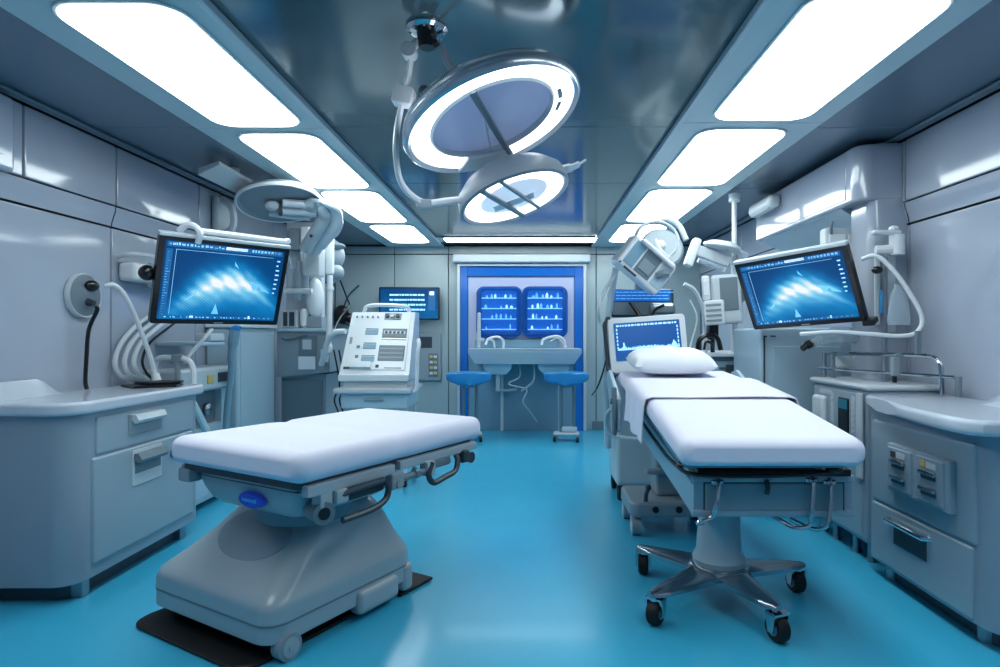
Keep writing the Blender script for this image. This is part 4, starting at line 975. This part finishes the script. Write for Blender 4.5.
b = MB(); b.tube([P(640,282,5.36),P(648,274,5.28),P(654,268,5.2)], .04); b.cyl(P(640,282,5.37), (.98,5.38,1.80), .045); part(b, 'support_neck', 'offwhite', t)
b = MB(); b.tube([P(622,262,5.1),P(614,276,5.0),P(604,292,5.0),P(599,310,5.0),P(600,322,5.1),P(606,332,5.1)], .014); part(b, 'hose', 'tubing', t)
b = MB(); b.tube([P(616,268,5.15),P(611,295,5.15),P(607,330,5.12),P(606,372,5.1),P(607,415,5.1),P(608,448,5.1)], .03); part(b, 'cable_sleeve', 'pale', t)
b = MB(); b.tube([P(606,360,5.0),P(602,375,5.0),P(597,388,5.1),P(592,395,5.3)], .007); solo(b, 'cable', 'black', 'thin black cable hanging left of the ultrasound cart', 'cable')

# ------------------------------------------------------------------ left wall fittings
t = thing('wall_socket', 'round grey dished wall plate with black plug on the left wall', 'wall plate', (XL,3.81,1.63))
Ms = T(XL+.003,3.80,1.635) @ Matrix.Rotation(math.pi/2,4,'Y')
b = MB(); b.lathe([(.138,0),(.14,.02),(.132,.03),(.12,.028),(.03,.045),(.001,.045)], seg=44, M=Ms); part(b, 'plate', 'mid', t)
b = MB(); b.lathe([(.125,.027),(.138,.034),(.145,.018),(.142,.0)], seg=44, M=Ms); part(b, 'rim', 'offwhite', t)
b = MB(); b.ball((XL+.05,3.83,1.70),(.03,.055,.035)); part(b, 'port', 'black', t)
b = MB(); b.cyl((XL+.03,3.80,1.60),(XL+.085,3.80,1.585),.026,.018); part(b, 'plug', 'dark', t)
b = MB(); b.tube([(XL+.10,3.80,1.57),(XL+.104,3.80,1.54),(XL+.06,3.79,1.42),(XL+.06,3.77,1.25),(XL+.06,3.76,1.1),(XL+.07,3.76,1.045)], .012); solo(b, 'power_cable', 'black', 'black cable hanging from the round wall plate to the left worktop', 'cable')
t = thing('desk_lamp', 'slim white bent arm from the round wall plate down to the left worktop', 'arm', (-2.4,3.85,1.05))
b = MB(); b.tube([(XL+.11,3.86,1.70),(-2.70,3.89,1.71),(-2.67,3.94,1.66),(-2.63,3.99,1.52),(-2.57,4.05,1.26),(-2.545,4.08,1.10)], .016); part(b, 'arm', 'white', t)
b = MB(); b.cyl((-2.54,4.08,1.078),(-2.545,4.08,1.13),.03,.02); part(b, 'foot', 'white', t)
t = thing('tablet', 'flat black tablet tray lying on the left worktop under the monitor', 'tablet', (-2.47,3.75,1.04))
b = MB(); b.slab([(-2.73,4.0),(-2.55,3.86),(-2.35,3.99),(-2.38,4.12),(-2.62,4.12)], 1.042, 1.055, .004, 1); part(b, 'lower_plate', 'black', t)
b = MB(); b.slab([(-2.67,4.05),(-2.51,3.97),(-2.37,4.07),(-2.40,4.16),(-2.60,4.16)], 1.056, 1.075, .006, 2); part(b, 'upper_plate', 'black', t)
t = thing('wall_bracket', 'white wall bracket with holder and round black opening left of the left monitor', 'wall bracket', (XL,4.3,1.8))
b = MB(); b.box(XL+.003,XL+.13,4.13,4.45,1.76,1.89,.03,3); b.box(XL+.003,XL+.16,4.40,4.62,1.73,1.92,.05,4); part(b, 'housing', 'white', t)
b = MB(); b.tube([(XL+.02,4.10,1.92),(XL+.10,4.14,1.945),(XL+.12,4.35,1.955),(XL+.12,4.6,1.95)], .016); part(b, 'hook_rail', 'offwhite', t)
b = MB(); b.ball((XL+.16,4.5,1.83),(.02,.06,.045)); part(b, 'opening', 'black', t)
b = MB(); b.cyl((XL+.14,4.32,1.86),(XL+.15,4.32,1.90),.02,.045); b.tube([(XL+.14,4.32,1.87),(XL+.145,4.33,1.7),(XL+.155,4.36,1.60)], .014); part(b, 'holder', 'offwhite', t)
for k, (dy, rr, m) in enumerate(((0,.0,'tubing'),(.035,.02,'tubing'),(.07,.04,'tubing'),(.10,.055,'black'))):
    xk = XL+.045+k*.04; b = MB(); b.tube([(xk,4.60+dy*.3,1.55-rr*.5),(xk,4.36+dy,1.50-rr),(xk,4.13+dy,1.35-rr*.4),(xk,4.05+dy,1.21),(xk,4.10+dy*.9,1.11+rr*.3),(xk,4.24+dy*.2,1.07),(xk,4.30,1.0)], .016 if m == 'tubing' else .009)
    solo(b, 'tubing_loop', m, ['outermost white loop of tubing hanging below the left wall bracket','middle white loop of tubing hanging below the left wall bracket','innermost white loop of tubing hanging below the left wall bracket','thin black cable inside the white tubing loops on the left wall'][k], 'tubing', 'hanging tubing on the left wall' if k < 3 else None)
t = thing('grab_rail', 'white tubular rail at the far end of the left cabinet worktop', 'rail', (-2.45,4.1,1.04))
b = MB(); b.tube([(-2.63,4.205,1.042),(-2.63,4.205,1.17),(-2.60,4.205,1.222),(-2.5,4.205,1.226),(-2.40,4.205,1.212),(-2.36,4.205,1.15),(-2.357,4.205,1.042)], .02, res=6); part(b, 'rail', 'white', t)
b = MB(); b.cyl((-2.47,4.205,1.225),(-2.47,4.205,1.042),.018); b.box(-2.51,-2.43,4.185,4.225,1.19,1.25,.01,2); part(b, 'clamp', 'grey', t)
b = MB(); b.tube([(-2.44,4.23,1.19),(-2.41,4.27,1.26),(-2.37,4.33,1.34),(-2.34,4.42,1.43)], .014); part(b, 'hose', 'tubing', t)
# supply machine between cabinet and tall cabinet
t = thing('anaesthesia_unit', 'pale blue machine with open dark bay beside the left cabinet', 'medical machine', (-2.72,4.75,0))
XA = -2.60
b = MB(); b.box(XL+.01,XA-.06,4.42,5.17,.05,1.10,.02,2); b.box(XL+.01,XA,4.42,5.17,.05,.66,.02,2); b.box(XL+.01,XA,4.42,4.52,.60,.96,.015,2); b.box(XL+.01,XA,5.06,5.17,.60,.96,.015,2); part(b, 'body', 'pale', t)
b = MB(); b.box(XL+.01,XA+.05,4.38,5.19,.94,1.13,.03,3); hd = part(b, 'control_head', 'offwhite', t)
b = MB(); b.box(XA+.048,XA+.058,4.9,5.1,1.0,1.08,.004,1); part(b, 'gauge', 'dark', hd)
b = MB(); b.box(XA+.048,XA+.058,4.74,4.83,1.0,1.07,.004,1); part(b, 'switch', 'yellow', hd)
b = MB(); b.box(XA-.062,XA-.055,4.52,5.06,.66,.95); part(b, 'bay', 'mid', t)
b = MB(); b.tube([(XA+.0,4.5,.98),(XA+.01,4.62,.84),(XA+.01,4.80,.62)], .03); part(b, 'lever', 'white', t)
b = MB(); b.ball((XA-.03,4.9,.78),(.03,.05,.05)); part(b, 'valve', 'steel', t)
b = MB(); b.box(XA-.0,XA+.012,4.46,5.12,.10,.60,.01,2); part(b, 'lower_door', 'pale', t)
t = thing('wall_shelf', 'small white shelf with tray under the left monitor on the wall', 'shelf', (-2.7,4.9,1.3))
b = MB(); b.box(XL+.005,-2.50,4.55,4.92,1.30,1.335,.012,2); part(b, 'board', 'pale', t)
b = MB(); b.box(-2.62,-2.49,4.68,4.9,1.335,1.40,.015,2); part(b, 'tray', 'offwhite', t)
t = thing('side_cabinet', 'tall pale grey side cabinet left of the drawer console, beyond the operating table', 'cabinet', (-2.7,5.6,0))
b = MB(); b.box(XL+.005,-2.56,5.25,6.02,.04,1.45,.025,3); part(b, 'body', 'pale', t)
b = MB(); b.box(-2.566,-2.552,5.30,5.98,.08,1.40,.012,2); part(b, 'door', 'pale', t)
b = MB(); b.box(XL+.005,-2.53,5.23,6.02,1.45,1.485,.012,2); part(b, 'top_board', 'white', t)
t = thing('suction_tube', 'blue-tipped pale hose hanging in front of the tall side cabinet', 'hose', (-2.52,5.2,.7))
b = MB(); b.tube([P(235,330,5.0),P(232,352,5.0),P(231,375,5.0),P(228,400,5.0),P(226,425,5.0),P(225,450,5.0)], [.042,.032,.026,.026,.026,.026,.026], seg=10); part(b, 'hose', 'niche', t)
b = MB(); b.tube([P(231,331,5.0),P(236,329,5.0),P(239,330,5.0)], .032); part(b, 'tip', 'bluetip', t, label='bright blue tip')
# drawer console
t = thing('drawer_console', 'grey wall console with drawers and paper notice, below the instruments at left rear', 'console', (-2.4,6.4,0))
x0, x1 = -2.55, -2.02
b = MB(); b.loft([[V((x0,y,z0)),V((x1,y,z0+.05)),V((x1,y,1.42)),V((x0,y,1.42))] for y, z0 in ((6.05,.96),(6.9,.96))]); part(b, 'upper_body', 'grey', t)
b = MB(); b.box(x0+.01,x1-.06,6.12,6.9,.03,.99,.01,2); part(b, 'lower_body', 'grey', t)
b = MB(); b.box(x0+.03,x1-.09,6.108,6.125,.06,.93,.01,2); part(b, 'lower_door', 'mid', t)
b = MB(); b.box(x0-.02,x1+.03,6.02,6.92,1.42,1.45,.01,2); part(b, 'top_board', 'pale', t)
b = MB(); b.box(-2.33,-2.15,6.04,6.055,1.04,1.38,.008,2); d = part(b, 'drawer', 'mid', t)
b = MB(); b.box(-2.29,-2.20,6.035,6.042,1.24,1.34); part(b, 'display', 'offwhite', d)
b = MB(); b.box(-2.33,-2.16,6.032,6.04,1.04,1.17); part(b, 'notice', 'white', d)
b = MB(); b.box(-2.12,-2.03,6.04,6.055,1.08,1.38,.008,2); d = part(b, 'drawer', 'grey', t)
b = MB(); b.box(-2.11,-2.04,6.03,6.042,1.14,1.24,.006,1); part(b, 'socket', 'offwhite', d)
b = MB(); b.tube([(-2.50,6.05,1.36),(-2.44,6.03,1.345),(-2.36,6.03,1.36),(-2.24,6.03,1.385)], .012); part(b, 'handle', 'mid', t)

# instrument column on the console
t = thing('instrument_cluster', 'white clustered instrument column with clear flasks standing on the drawer console', 'instrument column', (-2.2,6.3,1.45))
def bx(name, px0, px1, py0, py1, Y, d, m, bev=.015):
    a, c = P(px0,py1,Y), P(px1,py0,Y)
    b = MB(); b.box(a.x,c.x,Y,Y+d,a.z,c.z,bev,2); return part(b, name, m, t)
bx('back_plate', 286,322,222,327,6.25,.10,'offwhite')
bx('module', 288,300,228,250,6.12,.13,'grey'); bx('module', 300,309,226,262,6.10,.12,'white')
md = bx('display_module', 306,328,243,258,6.05,.16,'white'); 
b = MB(); a, c = P(309,256,6.04), P(317,247,6.04); b.box(a.x,c.x,6.04,6.052,a.z,c.z); part(b, 'display', 'badge', md)
for i, (px_, py0, py1, r_) in enumerate(((290,258,292,.035),(298,262,300,.04),(306,264,296,.03))):
    a, c = P(px_,py1,6.1), P(px_,py0,6.1)
    b = MB(); b.lathe([(.001,0),(r_,0),(r_,(c.z-a.z)*.7),(r_*.5,(c.z-a.z)*.85),(r_*.5,c.z-a.z),(.001,c.z-a.z)], seg=18, M=T(a.x,6.1,a.z)); part(b, 'flask', 'clear', t)
b = MB(); b.cyl(P(285,291,6.05), P(312,291,6.05), .028); part(b, 'cross_bar', 'white', t)
bx('monitor_box', 281,297,310,328,6.08,.16,'offwhite'); bx('dark_slot', 283,287,312,326,6.07,.02,'dark',.004); bx('dark_slot', 289,294,312,326,6.07,.02,'dark',.004)
bx('canister', 299,306,308,327,6.1,.12,'white',.03)
bx('stand', 306,322,316,328,6.12,.14,'grey')
b = MB(); b.ball(P(315,298,6.2), (.09,.10,.21)); part(b, 'dome', 'white', t, label='white rounded dome')
# hanging white tube and grey pod
t = thing('hanging_handle', 'long white hanging handle tube right of the instrument column', 'handle', (-2.0,6.0,1.2))
b = MB(); b.tube([P(329,210,5.9),P(331,216,5.9),P(331,230,5.9)], .02); b.box(P(326,0,5.9).x,P(334,0,5.9).x,5.87,5.93,P(0,275,5.9).z,P(0,228,5.9).z,.02,2); b.cyl(P(330,275,5.9),P(329,336,5.9),.028); part(b, 'tube', 'white', t)
b = MB(); b.cyl(P(330,287,5.9),P(330,290,5.9),.036); b.tube([P(329,334,5.9),P(328,348,5.9),P(326,362,5.88)], [.03,.045,.02]); part(b, 'grip', 'white', t)
t = thing('ceiling_pod', 'grey rounded pod behind the white hanging handle at left rear', 'lamp', (-2.15,6.9,1.95))
b = MB(); b.ball(P(326,255,6.7), (.20,.25,.20)); b.ball(P(330,272,6.7), (.15,.2,.12)); b.ball(P(322,246,6.6),(.26,.2,.05)); part(b, 'shell', 'grey', t)
b = MB(); b.tube([P(326,245,6.7),P(322,225,6.8),P(318,205,6.9),(P(318,200,6.9).x,6.9,2.69)], .04); part(b, 'stem', 'grey', t)
b = MB(); b.tube([P(340,280,7.0),P(347,298,7.2),P(349,306,7.3),P(340,318,7.0),P(334,330,6.8)], .01); solo(b, 'cable', 'black', 'thin black cable dangling below the grey pod at left rear', 'cable')
t = thing('gas_plug', 'black wall plug on the back wall between pod and cart', 'plug', (-2.6,8.7,1.5))
b = MB(); b.ball((-2.72,8.66,1.72),(.10,.06,.10)); b.ball((-2.68,8.66,1.63),(.14,.06,.09)); part(b, 'body', 'black', t)
b = MB(); b.tube([(-2.7,8.66,1.75),(-2.6,8.6,1.95),(-2.45,8.6,2.1)], .012); b.tube([(-2.7,8.66,1.62),(-2.55,8.6,1.5),(-2.3,8.6,1.42)], .02); part(b, 'cord', 'dark', t)

# examination lamp on swan arm (left)
XE = lamp_frame(280,204,5.0, math.radians(3), .46, .36); RE = .338
t = thing('exam_lamp', 'oval-looking grey dish lamp on a curved white arm above the left monitor', 'examination lamp', mtx=XE)
b = MB(); b.lathe([(.001,-.02),(RE*.9,-.02),(RE*.97,.0),(RE,.0),(RE*1.01,-.015),(RE*.95,-.05),(RE*.6,-.09),(.001,-.10)], seg=56); part(b, 'dish', 'grey', t, world=False)
b = MB(); b.lathe([(RE*.96,.002),(RE*.985,.01),(RE*1.015,.0),(RE*1.01,-.02)], seg=56); part(b, 'rim', 'white', t, world=False)
se = 1 if XE.col[1].xyz.z < 0 else -1
b = MB(); b.cyl((-.02,se*.03,.03),(.28,se*.05,.03),.05); b.ball((-.06,0,.02),(.06,.06,.04)); b.cyl((.02,-se*.06,.02),(.26,-se*.04,.02),.035); part(b, 'handle_unit', 'offwhite', t, world=False)
b = MB(); b.ball((.0,se*.03,.035),(.03,.055,.055)); part(b, 'joint_cap', 'dark', t, world=False)
b = MB(); b.ball((.26,-.01,.02),(.09,.16,.05)); part(b, 'cowl', 'clear', t, world=False)
b = MB(); b.tube([(-.09,se*.17,.0),(.1,se*.2,.012),(.24,se*.2,.02)], .028); part(b, 'reflector_bar', 'white', t, world=False)
p1 = XE @ V((.32,.02,-.02))
b = MB(); b.tube([p1, P(327,203,5.05), P(335,210,5.15), P(334,224,5.3), P(322,240,5.5), P(314,252,5.8)], [.06,.07,.075,.085,.075,.06], seg=14, flat=.55); part(b, 'swan_arm', 'white', t)
b = MB(); b.tube([XE @ V((.34,.06,-.03)), P(322,208,5.1), P(325,216,5.2), P(316,232,5.35), P(306,248,5.6)], [.05,.06,.06], seg=12); part(b, 'lower_arm', 'offwhite', t)
b = MB(); b.cyl(P(311,236,5.28),P(311,236,5.36),.014); part(b, 'pivot_screw', 'dark', t)
b = MB(); b.box(-2.22,-2.05,5.85,6.02,1.96,2.24,.02,2); part(b, 'base_clamp', 'offwhite', t)
# flat fixture and clear bracket on the left wall
t = thing('wall_lamp', 'flat white wedge-shaped lamp high on the left wall', 'lamp', (-2.65,4.8,2.58))
q0, q1, q2, q3 = P(198,168,4.4), P(219,161,4.33), P(259,184,5.0), P(246,192,5.05)
b = MB(); dz = V((0,0,-.05)); b.loft([[q0,q1,q1+dz*.5,q0+dz],[q3,q2,q2+dz*.5,q3+dz]]); b.mi = 0; part(b, 'shade', 'offwhite', t)
b = MB(); b.cyl((-2.32,4.7,2.62),(-2.32,4.7,2.694),.04); part(b, 'mount', 'white', t)
t = thing('wall_hook', 'clear and white double bracket on the left wall behind the dish lamp', 'wall bracket', (XL,5.3,2.3))
b = MB(); b.box(XL+.035,XL+.10,5.28,5.62,2.30,2.62,.03,3); part(b, 'plate', 'offwhite', t)
b = MB(); b.tube([(XL+.1,5.35,2.6),(XL+.2,5.33,2.5),(XL+.2,5.35,2.36),(XL+.1,5.4,2.3)], .03); part(b, 'loop', 'white', t)

# control cart
t = thing('control_cart', 'white control cart with sloping dial panel in front of the wall screen', 'medical cart', (-1.38,5.75,0))
fr_ = lambda u, v: None
a = [V((-1.735,5.45,1.03)), V((-1.10,5.45,1.02)), V((-1.10,5.75,1.605)), V((-1.70,5.75,1.605))]
b = MB(); b.loft([[a[0],a[1],V((-1.10,5.95,1.02)),V((-1.735,5.95,1.03))],[a[3],a[2],V((-1.10,5.95,1.605)),V((-1.70,5.95,1.605))]]); b.box(-1.74,-1.10,5.42,5.95,.965,1.03,.015,2); cs = part(b, 'console', 'white', t)
n_ = (a[1]-a[0]).cross(a[3]-a[0]).normalized(); r_ = (a[1]-a[0]).normalized(); u_ = n_.cross(r_)
cen = (a[0]+a[1]+a[2]+a[3])/4; XC = basis(r_, u_, n_, cen)
def cp(name, x0, x1, y0, y1, m, z=.006, par=None, bev=.003):
    b = MB(); b.box(x0,x1,y0,y1,-.002,z,bev,1,M=XC); return part(b, name, m, par or cs)
cp('face_plate', -.27,.27,-.28,.29,'white',.008)
cp('top_strip', .02,.18,.24,.315,'grey',.013)
for i in range(3):
    b = MB(); b.cyl(XC @ V((.045+.05*i,.278,.0)), XC @ V((.045+.05*i,.278,.03)), .018); part(b, 'dial', 'dark' if i != 1 else 'offwhite', cs)
for i in range(5):
    b = MB(); b.cyl(XC @ V((-.24+.05*i,.265,.0)), XC @ V((-.24+.05*i,.265,.02)), .009); part(b, 'knob', 'mid', cs)
e = cp('display', .02,.25,.05,.145,'mid',.013)
cp('readout_bar', .035,.235,.085,.12,'offwhite',.016); cp('readout_bar', .02,.25,.03,.045,'steel',.014)
for i in range(5): cp('key', .045+.038*i,.07+.038*i,.09,.115,'dark',.019)
e = cp('large_screen', .01,.25,-.19,-.03,'mid',.013)
for i in range(3): cp('screen_line', .02,.24,-.17+.045*i,-.15+.045*i,'grey',.016)
for y in (.11,.02-.06,-.17): cp('readout', -.14,-.02,y-.03,y+.02,'niche',.013); cp('readout_bar', -.14,-.02,y+.025,y+.035,'grey',.013)
for y in (-.05,-.15): cp('key', -.20,-.17,y-.015,y+.015,'mid',.013)
cp('side_slot', -.275,-.25,-.02,.05,'grey',.012)
cp('paper_tray', -.23,-.04,-.27,-.21,'white',.04); cp('key', .0,.03,-.26,-.23,'dark',.013); cp('slider', .08,.24,-.265,-.255,'grey',.013); cp('key', -.29,-.23,-.275,-.255,'dark',.012)
cp('key', .12,.15,.255,.262,'grey',.012)
b = MB(); b.tube([(-1.60,5.78,1.60),(-1.57,5.78,1.66),(-1.45,5.78,1.675),(-1.2,5.78,1.66),(-1.16,5.78,1.60)], .018); part(b, 'handle', 'white', t)
b = MB(); b.box(-1.77,-1.07,5.38,6.0,.855,.905,.015,2); b.box(-1.70,-1.12,5.46,5.95,.90,.97); part(b, 'tray', 'offwhite', t)
b = MB(); b.box(-1.71,-1.11,5.42,5.96,.72,.86,.012,2); dw = part(b, 'drawer', 'pale', t)
b = MB(); b.box(-1.50,-1.32,5.405,5.422,.79,.81,.005,1); part(b, 'handle', 'grey', dw)
b = MB(); b.tube([(-1.04,5.5,.88),(-1.03,5.5,1.2),(-1.02,5.52,1.30),(-1.04,5.6,1.34)], .018); b.tube([(-1.04,5.5,.88),(-1.08,5.5,.86)], .018, smooth=False); part(b, 'push_handle', 'white', t)
for x in (-1.68,-1.14):
    for y in (5.47,5.91):
        b = MB(); b.box(x-.018,x+.018,y-.018,y+.018,.08,.73,.006,1); part(b, 'leg', 'offwhite', t)
        b = MB(); b.cyl((x-.015,y,.04),(x+.015,y,.04),.04); part(b, 'caster', 'rubber', t)
b = MB(); b.box(-1.69,-1.13,5.46,5.92,.28,.31,.006,1); part(b, 'lower_shelf', 'offwhite', t)
b = MB(); b.tube([(-1.72,5.6,1.42),(-1.82,5.62,1.41),(-1.90,5.66,1.34),(-1.95,5.7,1.22),(-2.0,5.75,1.10)], .026); solo(b, 'hose', 'tubing', 'thick white hose arching from the control cart to the left', 'hose')
for dx in (0, .05):
    b = MB(); b.tube([(-1.93+dx,5.9,1.24),(-1.90+dx,5.92,1.05),(-1.88+dx,5.92,.88),(-1.93+dx,5.92,.75),(-1.90+dx,5.95,.62)], .008); solo(b, 'cable', 'black', 'thin black cable dangling left of the control cart, %s' % ('outer one' if dx == 0 else 'inner one, nearer the cart'), 'cable')

# near-left overhead box
t = thing('overhead_box', 'grey rounded wall box at the upper left edge of the picture', 'wall box', (XL+.05,3.0,2.25))
b = MB(); b.box(XL+.035,XL+.09,2.5,3.22,2.25,2.655,.04,4); part(b, 'wall_fitting', 'wall', t)  # body of the wall box itself, not a bracket
b = MB(); b.box(XL+.088,XL+.094,2.55,3.14,2.33,2.60,.01,2); part(b, 'door', 'wall', t)

# ------------------------------------------------------------------ camera, world, lights
cam = bpy.data.cameras.new('camera'); co = bpy.data.objects.new('camera', cam); COL.objects.link(co)
co.location = (0,0,EYE); co.rotation_euler = (math.pi/2,0,0)
cam.sensor_width = 36; cam.lens = 36*F/1000; cam.shift_x = -(VX-500)/1000; cam.shift_y = (VY-333.5)/1000
cam.clip_start = .05; SC.camera = co
w = bpy.data.worlds.new('world'); SC.world = w; w.use_nodes = True
w.node_tree.nodes['Background'].inputs[0].default_value = hx('#5d83a6'); w.node_tree.nodes['Background'].inputs[1].default_value = .3
SC.view_settings.view_transform = 'Standard'; SC.view_settings.look = 'None'
SC.view_settings.exposure = 0; SC.view_settings.gamma = .95
SC.cycles.use_denoising = True; SC.cycles.max_bounces = 8; SC.cycles.caustics_reflective = False; SC.cycles.caustics_refractive = False
SC.cycles.sample_clamp_indirect = 6
